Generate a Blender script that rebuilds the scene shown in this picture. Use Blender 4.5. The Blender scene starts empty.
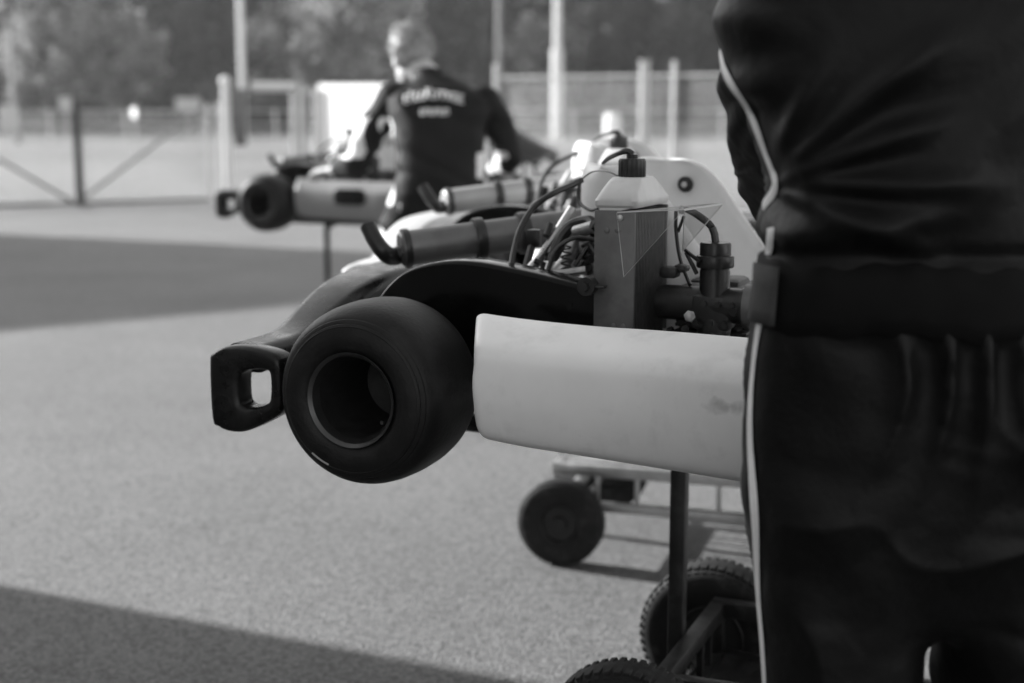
import bpy, bmesh, math, random
from mathutils import Vector, Matrix, noise
from mathutils.bvhtree import BVHTree
R = math.radians
V = Vector
random.seed(7)
scene = bpy.context.scene
col = scene.collection

# ------------------------------------------------------------------ camera constants
H, PITCH, FPX = 1.2, R(9.25), 50 / 36 * 1024
CP, SP = math.cos(PITCH), math.sin(PITCH)
def P(px, py, d):                       # point of the photograph at a depth d (metres)
    dx = (px - 512) / FPX; dy = (341.5 - py) / FPX
    return V((dx * d, (CP + SP * dy) * d, H + (-SP + CP * dy) * d))
def G(px, py, z=0.0):                   # point of the photograph on the level z
    dy = (341.5 - py) / FPX
    return P(px, py, (z - H) / (-SP + CP * dy))

# ------------------------------------------------------------------ mesh helper
def catmull(pts, n=6, closed=False):
    pts = [V(p) for p in pts]
    if len(pts) < 3: return pts
    out = []; N = len(pts)
    for i in range(N if closed else N - 1):
        if closed: p0, p1, p2, p3 = pts[i - 1], pts[i], pts[(i + 1) % N], pts[(i + 2) % N]
        else:
            p1, p2 = pts[i], pts[i + 1]
            p0 = pts[i - 1] if i else p1 * 2 - p2
            p3 = pts[i + 2] if i + 2 < N else p2 * 2 - p1
        for k in range(n):
            t = k / n
            out.append(0.5 * (2 * p1 + (p2 - p0) * t + (2 * p0 - 5 * p1 + 4 * p2 - p3) * t * t + (3 * p1 - p0 - 3 * p2 + p3) * t ** 3))
    if not closed: out.append(pts[-1])
    return out

class MB:
    def __init__(s): s.v = []; s.f = []; s.m = []
    def add(s, verts, faces, mi=0, M=None):
        b = len(s.v)
        s.v += [tuple(M @ V(p)) if M is not None else tuple(p) for p in verts]
        for f in faces: s.f.append([b + i for i in f]); s.m.append(mi)
        return s
    def addbm(s, bm, mi=0, M=None):
        bm.verts.index_update()
        s.add([v.co[:] for v in bm.verts], [[v.index for v in f.verts] for f in bm.faces], mi, M); bm.free(); return s
    def box(s, c, d, bevel=0.0, M=None, mi=0, seg=2):
        bm = bmesh.new(); bmesh.ops.create_cube(bm, size=1)
        for v in bm.verts: v.co = V((v.co.x * d[0] + c[0], v.co.y * d[1] + c[1], v.co.z * d[2] + c[2]))
        if bevel: bmesh.ops.bevel(bm, geom=bm.edges[:], offset=bevel, segments=seg, affect='EDGES', profile=.5)
        return s.addbm(bm, mi, M)
    def bar(s, a, b, w, h=None, bevel=0.0, mi=0, up=V((0, 0, 1))):
        a, b = V(a), V(b); h = h or w; x = (b - a); L = x.length; x.normalize()
        y = up.cross(x)
        if y.length < 1e-4: y = V((0, 1, 0)).cross(x)
        y.normalize(); z = x.cross(y)
        M = Matrix((x, y, z)).transposed().to_4x4(); M.translation = (a + b) / 2
        return s.box((0, 0, 0), (L, w, h), bevel, M, mi)
    def tube(s, pts, r, n=10, spl=0, closed=False, mi=0, M=None, roundcap=False):
        pts = [V(p) for p in pts]
        rs = list(r) if isinstance(r, (list, tuple)) else [r] * len(pts)
        if spl:
            rr = [V((x, 0, 0)) for x in rs]
            pts = catmull(pts, spl, closed); rs = [x.x for x in catmull(rr, spl, closed)] if len(rr) > 2 else None
            if rs is None: rs = list(r) if isinstance(r, (list, tuple)) else [r] * len(pts)
        if roundcap and not closed:
            d0 = (pts[0] - pts[1]).normalized(); d1 = (pts[-1] - pts[-2]).normalized(); r0, r1 = rs[0], rs[-1]
            pre = [(pts[0] + d0 * r0 * math.sin(a), max(r0 * math.cos(a), r0 * .08)) for a in (R(89), R(60), R(30))]
            post = [(pts[-1] + d1 * r1 * math.sin(a), max(r1 * math.cos(a), r1 * .08)) for a in (R(30), R(60), R(89))]
            pts = [p for p, _ in pre] + pts + [p for p, _ in post]; rs = [q for _, q in pre] + rs + [q for _, q in post]
        N = len(pts); t = (pts[1] - pts[0]).normalized()
        u = t.orthogonal().normalized(); verts = []
        for i, p in enumerate(pts):
            if closed: tn = (pts[(i + 1) % N] - pts[i - 1]).normalized()
            else: tn = (pts[min(i + 1, N - 1)] - pts[max(i - 1, 0)]).normalized()
            u = (u - tn * u.dot(tn)).normalized(); w = tn.cross(u)
            for k in range(n):
                a = 2 * math.pi * k / n
                verts.append(p + (u * math.cos(a) + w * math.sin(a)) * rs[i])
        faces = []
        for i in range(N if closed else N - 1):
            j = (i + 1) % N
            for k in range(n):
                faces.append((i * n + k, i * n + (k + 1) % n, j * n + (k + 1) % n, j * n + k))
        if not closed:
            faces.append(tuple(range(n))[::-1]); faces.append(tuple((N - 1) * n + k for k in range(n)))
        return s.add(verts, faces, mi, M)
    def lathe(s, prof, M=None, n=48, mi=0, closed=False, caps=True):     # profile of (height along z, radius)
        verts = []; faces = []; N = len(prof)
        for h, r in prof:
            for k in range(n):
                a = 2 * math.pi * k / n; verts.append((r * math.cos(a), r * math.sin(a), h))
        for i in range(N if closed else N - 1):
            j = (i + 1) % N
            for k in range(n): faces.append((i * n + k, i * n + (k + 1) % n, j * n + (k + 1) % n, j * n + k))
        if not closed and caps: faces.append(tuple(range(n))[::-1]); faces.append(tuple((N - 1) * n + k for k in range(n)))
        return s.add(verts, faces, mi, M)
    def loft(s, rings, mi=0, caps=True, M=None):
        n = len(rings[0]); verts = [p for r in rings for p in r]; faces = []
        for i in range(len(rings) - 1):
            for k in range(n): faces.append((i * n + k, i * n + (k + 1) % n, (i + 1) * n + (k + 1) % n, (i + 1) * n + k))
        if caps: faces.append(tuple(range(n))[::-1]); faces.append(tuple((len(rings) - 1) * n + k for k in range(n)))
        return s.add(verts, faces, mi, M)
    def sheet(s, rows, mi=0, M=None, close_u=False):
        n = len(rows[0]); verts = [p for r in rows for p in r]; faces = []
        for i in range(len(rows) - 1):
            for k in range(n if close_u else n - 1):
                faces.append((i * n + k, i * n + (k + 1) % n, (i + 1) * n + (k + 1) % n, (i + 1) * n + k))
        return s.add(verts, faces, mi, M)
    def prism(s, outline, a, b, bevel=0.0, M=None, mi=0, hole=None, seg=3):   # outline in (x, z), extruded along y from a to b
        bm = bmesh.new()
        def ring(pts, y): return [bm.verts.new((p[0], y, p[1])) for p in pts]
        oa, ob = ring(outline, a), ring(outline, b); N = len(outline)
        for i in range(N): bm.faces.new((oa[i], oa[(i + 1) % N], ob[(i + 1) % N], ob[i]))
        if hole:
            ha, hb = ring(hole, a), ring(hole, b); K = len(hole)
            for i in range(K): bm.faces.new((hb[i], hb[(i + 1) % K], ha[(i + 1) % K], ha[i]))
            for o, h in ((oa, ha), (ob, hb)):
                ed = []
                for L in (o, h):
                    for i in range(len(L)): ed.append(bm.edges.get((L[i], L[(i + 1) % len(L)])))
                bmesh.ops.triangle_fill(bm, edges=ed, use_beauty=True)
        else:
            bm.faces.new(oa); bm.faces.new(ob[::-1])
        bmesh.ops.recalc_face_normals(bm, faces=bm.faces[:])
        if bevel:
            ed = [e for e in bm.edges if len(e.link_faces) == 2 and e.calc_face_angle(0) > R(50)]
            bmesh.ops.bevel(bm, geom=ed, offset=bevel, segments=seg, affect='EDGES', profile=.5)
        return s.addbm(bm, mi, M)
    def ball(s, c, r, M=None, mi=0, seg=16):
        if not isinstance(r, (tuple, list)): r = (r, r, r)
        bm = bmesh.new(); bmesh.ops.create_uvsphere(bm, u_segments=seg, v_segments=max(8, seg * 3 // 4), radius=1)
        for v in bm.verts: v.co = V((v.co.x * r[0], v.co.y * r[1], v.co.z * r[2]))
        T = Matrix.Translation(V(c)) @ (M if M is not None else Matrix())
        return s.addbm(bm, mi, T)
    def mesh(s, name, mats, sharp=35, fix=True):
        me = bpy.data.meshes.new(name); me.from_pydata(s.v, [], s.f)
        mats = mats if isinstance(mats, (list, tuple)) else [mats]
        for m in mats: me.materials.append(m)
        if len(mats) > 1: me.polygons.foreach_set('material_index', s.m)
        if fix:
            bm = bmesh.new(); bm.from_mesh(me); bmesh.ops.recalc_face_normals(bm, faces=bm.faces[:]); bm.to_mesh(me); bm.free()
        me.polygons.foreach_set('use_smooth', [True] * len(me.polygons))
        if sharp: me.set_sharp_from_angle(angle=R(sharp))
        me.update(); return me
    def build(s, name, mats, parent=None, loc=(0, 0, 0), rot=(0, 0, 0), sharp=35, fix=True):
        o = bpy.data.objects.new(name, s.mesh(name, mats, sharp, fix)); col.objects.link(o)
        o.location = loc; o.rotation_euler = rot
        if parent: o.parent = parent
        return o

def tag(o, label, cat, group=None):
    o['label'] = label; o['category'] = cat
    if group: o['group'] = group
    return o
def thing(name, loc, label, cat, group=None, rz=0.0):
    o = bpy.data.objects.new(name, None); col.objects.link(o); o.empty_display_size = .1
    o.location = loc; o.rotation_euler = (0, 0, rz)
    return tag(o, label, cat, group)
def setting(o): o['kind'] = 'structure'; return o
def copy_tree(o, parent=None):
    c = o.copy(); col.objects.link(c)
    if parent: c.parent = parent
    for ch in o.children: copy_tree(ch, c)
    return c

# ------------------------------------------------------------------ materials (the place is seen in black and white: greys only)
def mat(name, base, rough=.5, metal=0.0, var=0.0, vscale=12, bump=0.0, bscale=120, bdist=.002, rvar=0.0, spec=.5, coat=0.0, dirt=0.0, dirtcol=.25, dscale=9, detail=5, sheen=0.0):
    m = bpy.data.materials.new(name); m.use_nodes = True
    nt = m.node_tree; b = nt.nodes['Principled BSDF']; N = nt.nodes.new; L = nt.links.new
    b.inputs['Base Color'].default_value = (base, base, base, 1); b.inputs['Roughness'].default_value = rough
    b.inputs['Metallic'].default_value = metal; b.inputs['Specular IOR Level'].default_value = spec
    b.inputs['Coat Weight'].default_value = coat; b.inputs['Coat Roughness'].default_value = .12
    b.inputs['Sheen Weight'].default_value = sheen
    tc = N('ShaderNodeTexCoord'); src = None
    if var:
        n = N('ShaderNodeTexNoise'); n.inputs['Scale'].default_value = vscale; n.inputs['Detail'].default_value = detail; n.inputs['Roughness'].default_value = .6
        L(tc.outputs['Object'], n.inputs['Vector'])
        r = N('ShaderNodeMapRange'); r.inputs[1].default_value = .3; r.inputs[2].default_value = .7
        r.inputs[3].default_value = base * (1 - var); r.inputs[4].default_value = base * (1 + var); L(n.outputs['Fac'], r.inputs[0]); src = r.outputs[0]
        if rvar:
            q = N('ShaderNodeMapRange'); q.inputs[1].default_value = .3; q.inputs[2].default_value = .7
            q.inputs[3].default_value = max(rough - rvar, .03); q.inputs[4].default_value = min(rough + rvar, 1); L(n.outputs['Fac'], q.inputs[0]); L(q.outputs[0], b.inputs['Roughness'])
    if dirt:
        n2 = N('ShaderNodeTexNoise'); n2.inputs['Scale'].default_value = dscale; n2.inputs['Detail'].default_value = 9; n2.inputs['Roughness'].default_value = .7
        L(tc.outputs['Object'], n2.inputs['Vector'])
        r2 = N('ShaderNodeMapRange'); r2.inputs[1].default_value = .52; r2.inputs[2].default_value = .75; r2.inputs[3].default_value = 0; r2.inputs[4].default_value = dirt
        L(n2.outputs['Fac'], r2.inputs[0])
        mx = N('ShaderNodeMix'); mx.data_type = 'FLOAT'; L(r2.outputs[0], mx.inputs[0])
        if src: L(src, mx.inputs[2])
        else: mx.inputs[2].default_value = base
        mx.inputs[3].default_value = dirtcol; src = mx.outputs[0]
    if src: L(src, b.inputs['Base Color'])
    if bump:
        n3 = N('ShaderNodeTexNoise'); n3.inputs['Scale'].default_value = bscale; n3.inputs['Detail'].default_value = 4
        L(tc.outputs['Object'], n3.inputs['Vector'])
        bp = N('ShaderNodeBump'); bp.inputs['Strength'].default_value = bump; bp.inputs['Distance'].default_value = bdist
        L(n3.outputs['Fac'], bp.inputs['Height']); L(bp.outputs[0], b.inputs['Normal'])
    return m

M_RUBBER = mat('slick_rubber', .007, .5, spec=.24, var=.35, vscale=30, bump=.5, bscale=150, bdist=.0015, dirt=.5, dirtcol=.03, dscale=22)
M_TREAD = mat('trolley_rubber', .014, .7, spec=.25, var=.3, vscale=30, bump=.2, bscale=200, dirt=.5, dirtcol=.11, dscale=20)
M_RIM = mat('cast_rim', .012, .5, .2, var=.2, vscale=40, rvar=.1, dirt=.3, dirtcol=.03)
M_RIMLIP = mat('rim_lip', .07, .4, .7, var=.2, vscale=40, rvar=.1)
M_PLAST = mat('black_plastic', .006, .3, spec=.26, var=.2, vscale=25, rvar=.1, bump=.08, bscale=60, dirt=.3, dirtcol=.06, dscale=18)
M_GUARD = mat('black_glass_fibre', .002, .2, spec=.16, var=.3, vscale=18, rvar=.08, dirt=.2, dirtcol=.02, dscale=30)
M_WHITE = mat('white_body_plastic', .8, .42, var=.05, vscale=7, rvar=.08, bump=.05, bscale=25, dirt=.35, dirtcol=.46, dscale=16)
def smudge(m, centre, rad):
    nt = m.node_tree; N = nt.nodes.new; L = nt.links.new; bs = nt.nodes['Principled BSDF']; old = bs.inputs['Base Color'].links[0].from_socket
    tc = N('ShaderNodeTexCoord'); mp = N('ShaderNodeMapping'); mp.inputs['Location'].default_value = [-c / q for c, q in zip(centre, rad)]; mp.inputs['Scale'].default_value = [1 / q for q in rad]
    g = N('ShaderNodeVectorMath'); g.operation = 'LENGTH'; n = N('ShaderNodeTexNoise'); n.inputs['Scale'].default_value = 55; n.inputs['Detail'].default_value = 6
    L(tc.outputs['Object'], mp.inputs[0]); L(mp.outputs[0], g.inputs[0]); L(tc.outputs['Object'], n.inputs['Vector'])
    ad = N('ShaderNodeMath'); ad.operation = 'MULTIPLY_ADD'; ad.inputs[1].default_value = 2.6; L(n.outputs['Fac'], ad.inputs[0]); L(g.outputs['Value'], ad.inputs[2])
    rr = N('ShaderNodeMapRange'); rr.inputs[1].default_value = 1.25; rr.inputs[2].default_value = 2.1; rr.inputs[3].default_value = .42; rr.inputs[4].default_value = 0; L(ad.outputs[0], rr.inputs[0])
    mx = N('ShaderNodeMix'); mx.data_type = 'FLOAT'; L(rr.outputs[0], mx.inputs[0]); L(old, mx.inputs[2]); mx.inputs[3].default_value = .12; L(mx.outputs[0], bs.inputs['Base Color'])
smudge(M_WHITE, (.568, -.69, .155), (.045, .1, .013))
M_SEAT = mat('pale_glass_fibre', .74, .38, var=.07, vscale=9, rvar=.1, dirt=.4, dirtcol=.35, dscale=12)
M_GREYBODY = mat('grey_body_plastic', .17, .42, var=.1, vscale=7, rvar=.08, dirt=.3, dirtcol=.15)
M_STEEL = mat('painted_steel', .012, .4, spec=.35, var=.3, vscale=40, rvar=.1, dirt=.35, dirtcol=.1, dscale=25)
M_CHROME = mat('bright_steel', .5, .3, 1.0, var=.15, vscale=30, rvar=.1, dirt=.4, dirtcol=.2)
M_ALU = mat('aluminium', .48, .42, .9, var=.15, vscale=25, rvar=.12, dirt=.4, dirtcol=.2, dscale=20)
M_PLATE = mat('dull_plate', .15, .5, .6, var=.2, vscale=30, rvar=.1, dirt=.4, dirtcol=.06, dscale=25)
M_SIL = mat('silencer_paint', .15, .42, .5, var=.2, vscale=20, rvar=.1, dirt=.4, dirtcol=.05, dscale=20)
M_BLACKMET = mat('black_metal', .02, .38, .3, var=.3, vscale=40, rvar=.1, dirt=.3, dirtcol=.08, dscale=30)
M_ENGINE = mat('engine_casting', .055, .5, .6, var=.35, vscale=40, bump=.2, bscale=200, dirt=.5, dirtcol=.02, dscale=35)
M_ENGALU = mat('engine_aluminium', .34, .42, .8, var=.25, vscale=50, bump=.15, bscale=180, dirt=.5, dirtcol=.06, dscale=40)
M_TANK = mat('tank_plastic', .52, .4, var=.08, vscale=20, dirt=.45, dirtcol=.3, dscale=30)
M_HOSE = mat('rubber_hose', .018, .35, var=.2, vscale=60)
M_CABLE = mat('pale_cable', .3, .5)
M_FIN = mat('radiator_fin', .07, .5, .5, var=.3, vscale=60)
M_GLINT = mat('painted_tyre_glint', .3, .5)
M_SUIT = mat('dark_racing_suit', .004, .5, var=.3, vscale=6, bump=.35, bscale=22, bdist=.012, spec=.16)
def wrinkle(m, scale, dist, strength):
    nt = m.node_tree; N = nt.nodes.new; L = nt.links.new; bs = nt.nodes['Principled BSDF']; tc = N('ShaderNodeTexCoord'); mp = N('ShaderNodeMapping'); mp.inputs['Rotation'].default_value = (0, R(32), 0); mp.inputs['Scale'].default_value = (1, 1, 2.2)
    n = N('ShaderNodeTexNoise'); n.noise_type = 'RIDGED_MULTIFRACTAL'; n.inputs['Scale'].default_value = scale; n.inputs['Detail'].default_value = 3; n.inputs['Distortion'].default_value = .6
    L(tc.outputs['Object'], mp.inputs[0]); L(mp.outputs[0], n.inputs['Vector'])
    b = N('ShaderNodeBump'); b.inputs['Strength'].default_value = strength; b.inputs['Distance'].default_value = dist; L(n.outputs['Fac'], b.inputs['Height'])
    L(bs.inputs['Normal'].links[0].from_socket, b.inputs['Normal']); L(b.outputs[0], bs.inputs['Normal'])
wrinkle(M_SUIT, 5.5, .016, .55)
M_SUIT2 = mat('navy_racing_suit', .010, .7, spec=.15, var=.25, vscale=6, bump=.3, bscale=22, bdist=.006)
M_STRIPE = mat('white_piping', .72, .6, var=.06, vscale=60, bump=.2, bscale=90)
M_BELT = mat('suit_waistband', .004, .7, spec=.1, var=.2, vscale=30, bump=.2, bscale=300, bdist=.001)
M_TAB = mat('hook_loop_tab', .045, .8, spec=.2, var=.15, vscale=50, bump=.3, bscale=400, bdist=.001)
M_SUITWHITE = mat('white_suit_panel', .66, .7, var=.1, vscale=20)
M_SKIN = mat('skin', .42, .5, var=.06, vscale=30)
M_HAIR = mat('short_hair', .25, .55, var=.45, vscale=45, bump=.5, bscale=90, bdist=.006)
M_HAIRD = mat('dark_hair', .04, .55, var=.4, vscale=45, bump=.5, bscale=90, bdist=.006)
M_SHOE = mat('dark_shoe', .02, .5)
M_GALV = mat('galvanised_steel', .45, .5, .35, var=.12, vscale=6, rvar=.1)
M_PALEPOLE = mat('pale_painted_pole', .62, .5, var=.08, vscale=5)
M_GREYPOLE = mat('weathered_pole', .2, .6, var=.1, vscale=5)
M_PALEGREY = mat('faded_board', .4, .6, var=.1, vscale=3)
M_DARKPOST = mat('dark_post_paint', .03, .55, var=.2, vscale=8)
M_BOARD = mat('white_board', .8, .5, var=.03, vscale=3)
M_BANNER = bpy.data.materials.new('white_banner_cloth'); M_BANNER.use_nodes = True
_n = M_BANNER.node_tree; _b = _n.nodes['Principled BSDF']; _b.inputs['Base Color'].default_value = (.8, .8, .8, 1); _t = _n.nodes.new('ShaderNodeBsdfTranslucent'); _t.inputs[0].default_value = (.85, .85, .85, 1); _m = _n.nodes.new('ShaderNodeMixShader'); _m.inputs[0].default_value = .8
_n.links.new(_b.outputs[0], _m.inputs[1]); _n.links.new(_t.outputs[0], _m.inputs[2]); _n.links.new(_m.outputs[0], _n.nodes['Material Output'].inputs[0])
M_WALL = mat('rendered_wall', .34, .85, var=.12, vscale=2, bump=.2, bscale=60, dirt=.3, dirtcol=.22, dscale=2)
M_ROOF = mat('sheet_roof', .12, .5, .3, var=.15, vscale=3)
M_DOOR = mat('shutter_door', .4, .5, var=.08, vscale=4)
M_PANE = mat('window_pane', .03, .08, spec=.8)
M_BARK = mat('bark', .07, .9, var=.35, vscale=9, bump=.5, bscale=30, bdist=.03)

def clear_mat():
    m = bpy.data.materials.new('clear_acrylic'); m.use_nodes = True; nt = m.node_tree; nt.nodes.clear()
    N = nt.nodes.new; L = nt.links.new
    out = N('ShaderNodeOutputMaterial'); t = N('ShaderNodeBsdfTransparent'); g = N('ShaderNodeBsdfGlossy'); f = N('ShaderNodeLayerWeight'); mx = N('ShaderNodeMixShader'); f.inputs[0].default_value = .12
    t.inputs[0].default_value = (.95, .95, .95, 1); g.inputs['Roughness'].default_value = .08
    q = N('ShaderNodeMapRange'); q.inputs[3].default_value = .06; q.inputs[4].default_value = .4; L(f.outputs['Facing'], q.inputs[0])
    L(q.outputs[0], mx.inputs[0]); L(t.outputs[0], mx.inputs[1]); L(g.outputs[0], mx.inputs[2]); L(mx.outputs[0], out.inputs[0]); return m
M_CLEAR = clear_mat()
M_EDGEGLINT = mat('acrylic_edge_glint', .6, .3)  # pale colour paints in the light caught by the sheet edges

def leaf_mat(name, base, trans, lo=.45, hi=1.7):
    m = bpy.data.materials.new(name); m.use_nodes = True; nt = m.node_tree; nt.nodes.clear()
    N = nt.nodes.new; L = nt.links.new
    out = N('ShaderNodeOutputMaterial'); d = N('ShaderNodeBsdfDiffuse'); t = N('ShaderNodeBsdfTranslucent'); mx = N('ShaderNodeMixShader')
    tc = N('ShaderNodeTexCoord'); n = N('ShaderNodeTexNoise'); n.inputs['Scale'].default_value = .45; n.inputs['Detail'].default_value = 4
    oi = N('ShaderNodeObjectInfo')
    r = N('ShaderNodeMapRange'); r.inputs[1].default_value = .3; r.inputs[2].default_value = .7; r.inputs[3].default_value = base * .35; r.inputs[4].default_value = base * 1.9  # clump contrast puts sunlit patches and dark gaps into the leaf colour
    r2 = N('ShaderNodeMapRange'); r2.inputs[3].default_value = lo; r2.inputs[4].default_value = hi
    mu = N('ShaderNodeMath'); mu.operation = 'MULTIPLY'
    L(tc.outputs['Object'], n.inputs['Vector']); L(n.outputs['Fac'], r.inputs[0]); L(oi.outputs['Random'], r2.inputs[0])
    L(r.outputs[0], mu.inputs[0]); L(r2.outputs[0], mu.inputs[1])
    L(mu.outputs[0], d.inputs[0]); L(mu.outputs[0], t.inputs[0]); mx.inputs[0].default_value = trans
    L(d.outputs[0], mx.inputs[1]); L(t.outputs[0], mx.inputs[2]); L(mx.outputs[0], out.inputs[0]); return m
M_SPRUCE = leaf_mat('spruce_needles', .026, .25)
M_LEAF = leaf_mat('broad_leaves', .062, .4)
M_PALELEAF = leaf_mat('pale_sunlit_leaves', .25, .5, .9, 1.25)  # pale foliage, brightened further to paint in sunlit crowns

def ground_mat(name, base, speck, patch, sscale, pscale, rough, bump):
    m = bpy.data.materials.new(name); m.use_nodes = True; nt = m.node_tree; b = nt.nodes['Principled BSDF']; N = nt.nodes.new; L = nt.links.new
    tc = N('ShaderNodeTexCoord')
    def noi(sc, det, rg=.6):
        n = N('ShaderNodeTexNoise'); n.inputs['Scale'].default_value = sc; n.inputs['Detail'].default_value = det; n.inputs['Roughness'].default_value = rg
        L(tc.outputs['Object'], n.inputs['Vector']); return n
    def rng(s, a, c, lo=.3, hi=.7):
        r = N('ShaderNodeMapRange'); r.inputs[1].default_value = lo; r.inputs[2].default_value = hi; r.inputs[3].default_value = a; r.inputs[4].default_value = c; L(s, r.inputs[0]); return r.outputs[0]
    def mul(a, c):
        q = N('ShaderNodeMath'); q.operation = 'MULTIPLY'; L(a, q.inputs[0]); L(c, q.inputs[1]); return q.outputs[0]
    a = noi(sscale, 4, .7); p = noi(pscale, 6, .62); v = N('ShaderNodeTexVoronoi'); v.inputs['Scale'].default_value = sscale * .8; L(tc.outputs['Object'], v.inputs['Vector'])
    sep = N('ShaderNodeSeparateColor'); L(v.outputs['Color'], sep.inputs[0])
    c = mul(mul(rng(a.outputs['Fac'], base * (1 - speck), base * (1 + speck)), rng(p.outputs['Fac'], 1 - patch, 1 + patch)), rng(sep.outputs[0], 1 - speck, 1 + speck, 0, 1))
    L(c, b.inputs['Base Color']); b.inputs['Roughness'].default_value = rough; b.inputs['Specular IOR Level'].default_value = .3
    bp = N('ShaderNodeBump'); bp.inputs['Strength'].default_value = bump; bp.inputs['Distance'].default_value = .004
    ad = N('ShaderNodeMath'); ad.operation = 'ADD'; L(a.outputs['Fac'], ad.inputs[0]); L(v.outputs['Distance'], ad.inputs[1]); L(ad.outputs[0], bp.inputs['Height']); L(bp.outputs[0], b.inputs['Normal'])
    return m
M_ASPHALT = ground_mat('worn_asphalt', .138, .38, .15, 145, .8, .85, .6)
M_GRAVEL = ground_mat('pale_gravel', .14, .3, .14, 14, .25, .95, .5)
M_TRACK = ground_mat('track_asphalt', .12, .15, .1, 20, .2, .9, .3)
M_GRASS = ground_mat('dry_grass', .12, .35, .2, 6, .12, .95, .8)
M_FORESTFLOOR = ground_mat('forest_floor', .05, .4, .3, 3, .1, .95, .6)

# ------------------------------------------------------------------ setting
SUN_AZ = V((.906, -.423, 0))            # the way the light travels over the ground
SUN_EL = R(22)
def flat(name, pts, z, m):
    mb = MB().add([(x, y, z) for x, y in pts], [tuple(range(len(pts)))])
    return setting(mb.build(name, m, sharp=0))
flat('ground', [(-450, -200), (450, -200), (450, 700), (-450, 700)], -.008, M_GRASS)
flat('gravel_field', [(-60, 18.6), (60, 16.5), (60, 66), (-60, 64)], -.004, M_GRAVEL)
flat('paddock', [(-40, -30), (40, -30), (40, 16.5), (-40, 19.2)], 0.0, M_ASPHALT)
flat('race_track', [(-60, 33), (60, 36), (60, 45), (-60, 40.5)], 0.0, M_TRACK)
hm = MB(); rows = []
for j in range(26):
    y = 62 + 4 * j
    rows.append([(x, y, -.05 + 1.3 * min(1, max(0, (y - 62) / 14)) + 13 * max(0, (y - 85) / 77) ** 1.2 + .5 * noise.noise(V((x * .06, y * .06, 0))) * min(1, (y - 62) / 10)) for x in [-110 + 5 * i for i in range(45)]])
setting(hm.sheet(rows).build('hillside', M_FORESTFLOOR, sharp=0))

# ------------------------------------------------------------------ trees
def rnd_unit():
    while True:
        v = V((random.uniform(-1, 1), random.uniform(-1, 1), random.uniform(-1, 1)))
        if .05 < v.length < 1: return v.normalized()
def leaves(mb, centres, n, size, flatten=1.0):
    for c, r in centres:
        for _ in range(n):
            d = rnd_unit() * r * random.random() ** .4; d.z *= flatten
            p = V(c) + d; q = rnd_unit(); s = size * random.uniform(.6, 1.4)
            a = q.orthogonal().normalized(); b = q.cross(a); a = a * s; b = b * s * random.uniform(.5, .9)
            k = len(mb.v)
            mb.v += [tuple(p - a), tuple(p - b * .8 + a * .1), tuple(p + a), tuple(p + b + a * .1)]; mb.f.append([k, k + 1, k + 2, k + 3]); mb.m.append(0)
def spruce(seed, h, w):
    random.seed(seed); crown = MB(); trunk = MB().tube([(0, 0, -.6), (.05, 0, h * .4), (0, .05, h * .97)], [.2, .13, .02], 8, 4)
    z = .25
    while z < h * .98:
        rad = w * (1 - z / h) ** .85 * random.uniform(.8, 1.12) + .1
        for k in range(max(5, int(9 * (1 - z / h)) + 4)):
            a = random.uniform(0, 6.283); L = rad * random.uniform(.65, 1.1)
            cen = []
            for t in (.3, .6, .88): cen.append(((math.cos(a) * L * t, math.sin(a) * L * t, z - L * t * .3 + random.uniform(-.1, .1)), .2 + .2 * (1 - t)))
            leaves(crown, cen, 5, .17, .55)
        z += .36
    return crown, trunk
def broad(seed, h, w, base, nlimb=13):
    random.seed(seed); crown = MB(); trunk = MB().tube([(0, 0, -.6), (.1, .05, h * .35), (-.05, .1, h * .75)], [.22, .15, .05], 8, 4); cen = []
    for k in range(nlimb):
        z0 = h * random.uniform(.12, .6); a = random.uniform(0, 6.283); L = w * random.uniform(.5, 1)
        e = V((math.cos(a) * L, math.sin(a) * L, max(base + .5, z0 + h * random.uniform(-.02, .35))))
        trunk.tube([(0, 0, z0), e * .5 + V((0, 0, z0 * .5 + .1)), e], [.07, .05, .02], 6, 3)
        for t in (.55, .8, 1.0): cen.append((V((0, 0, z0)).lerp(e, t) + rnd_unit() * .4, random.uniform(.55, 1.0)))
    for k in range(nlimb * 2):
        a = random.uniform(0, 6.283); q = random.random() ** .5 * w * .9; z = base + (h - base) * random.random()
        q *= math.sqrt(max(.05, 1 - ((z - (base + h) / 2) / ((h - base) / 2)) ** 2))
        cen.append(((math.cos(a) * q, math.sin(a) * q, z), random.uniform(.5, 1.05)))
    leaves(crown, cen, 38, .17); return crown, trunk
protos = {}
def proto(kind, name, ct, leafm):
    c, t = ct
    protos[kind] = (name, c.mesh('crown', leafm, 0, False), t.mesh('trunk', M_BARK, 0))
proto('s1', 'spruce_tree', spruce(1, 12, 2.3), M_SPRUCE); proto('s2', 'spruce_tree', spruce(2, 15, 2.9), M_SPRUCE); proto('s3', 'spruce_tree', spruce(3, 7, 1.5), M_LEAF)
proto('b1', 'leafy_tree', broad(4, 10, 3.2, .5), M_LEAF); proto('b2', 'leafy_tree', broad(5, 11.5, 3.9, .3, 17), M_LEAF); proto('p1', 'pale_tree', broad(6, 9, 3.0, .2, 16), M_PALELEAF)
proto('bush', 'bush', broad(8, 2.4, 1.5, .1, 8), M_LEAF)
def ground_h(y): return 1.25 * min(1, max(0, (y - 62) / 14)) + 13 * max(0, (y - 85) / 77) ** 1.2
def tree(kind, px, Y, s, label, group, cat='tree'):
    name, cm, tm = protos[kind]
    x = (px - 512) / FPX * Y * CP
    t = thing(name, (x, Y, ground_h(Y) - .1), label, cat, group, random.uniform(0, 6.28)); t.scale = (s, s, s * random.uniform(.94, 1.06))
    for nm, me in (('crown', cm), ('trunk', tm)):
        o = bpy.data.objects.new(nm, me); col.objects.link(o); o.parent = t
random.seed(21)
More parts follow.
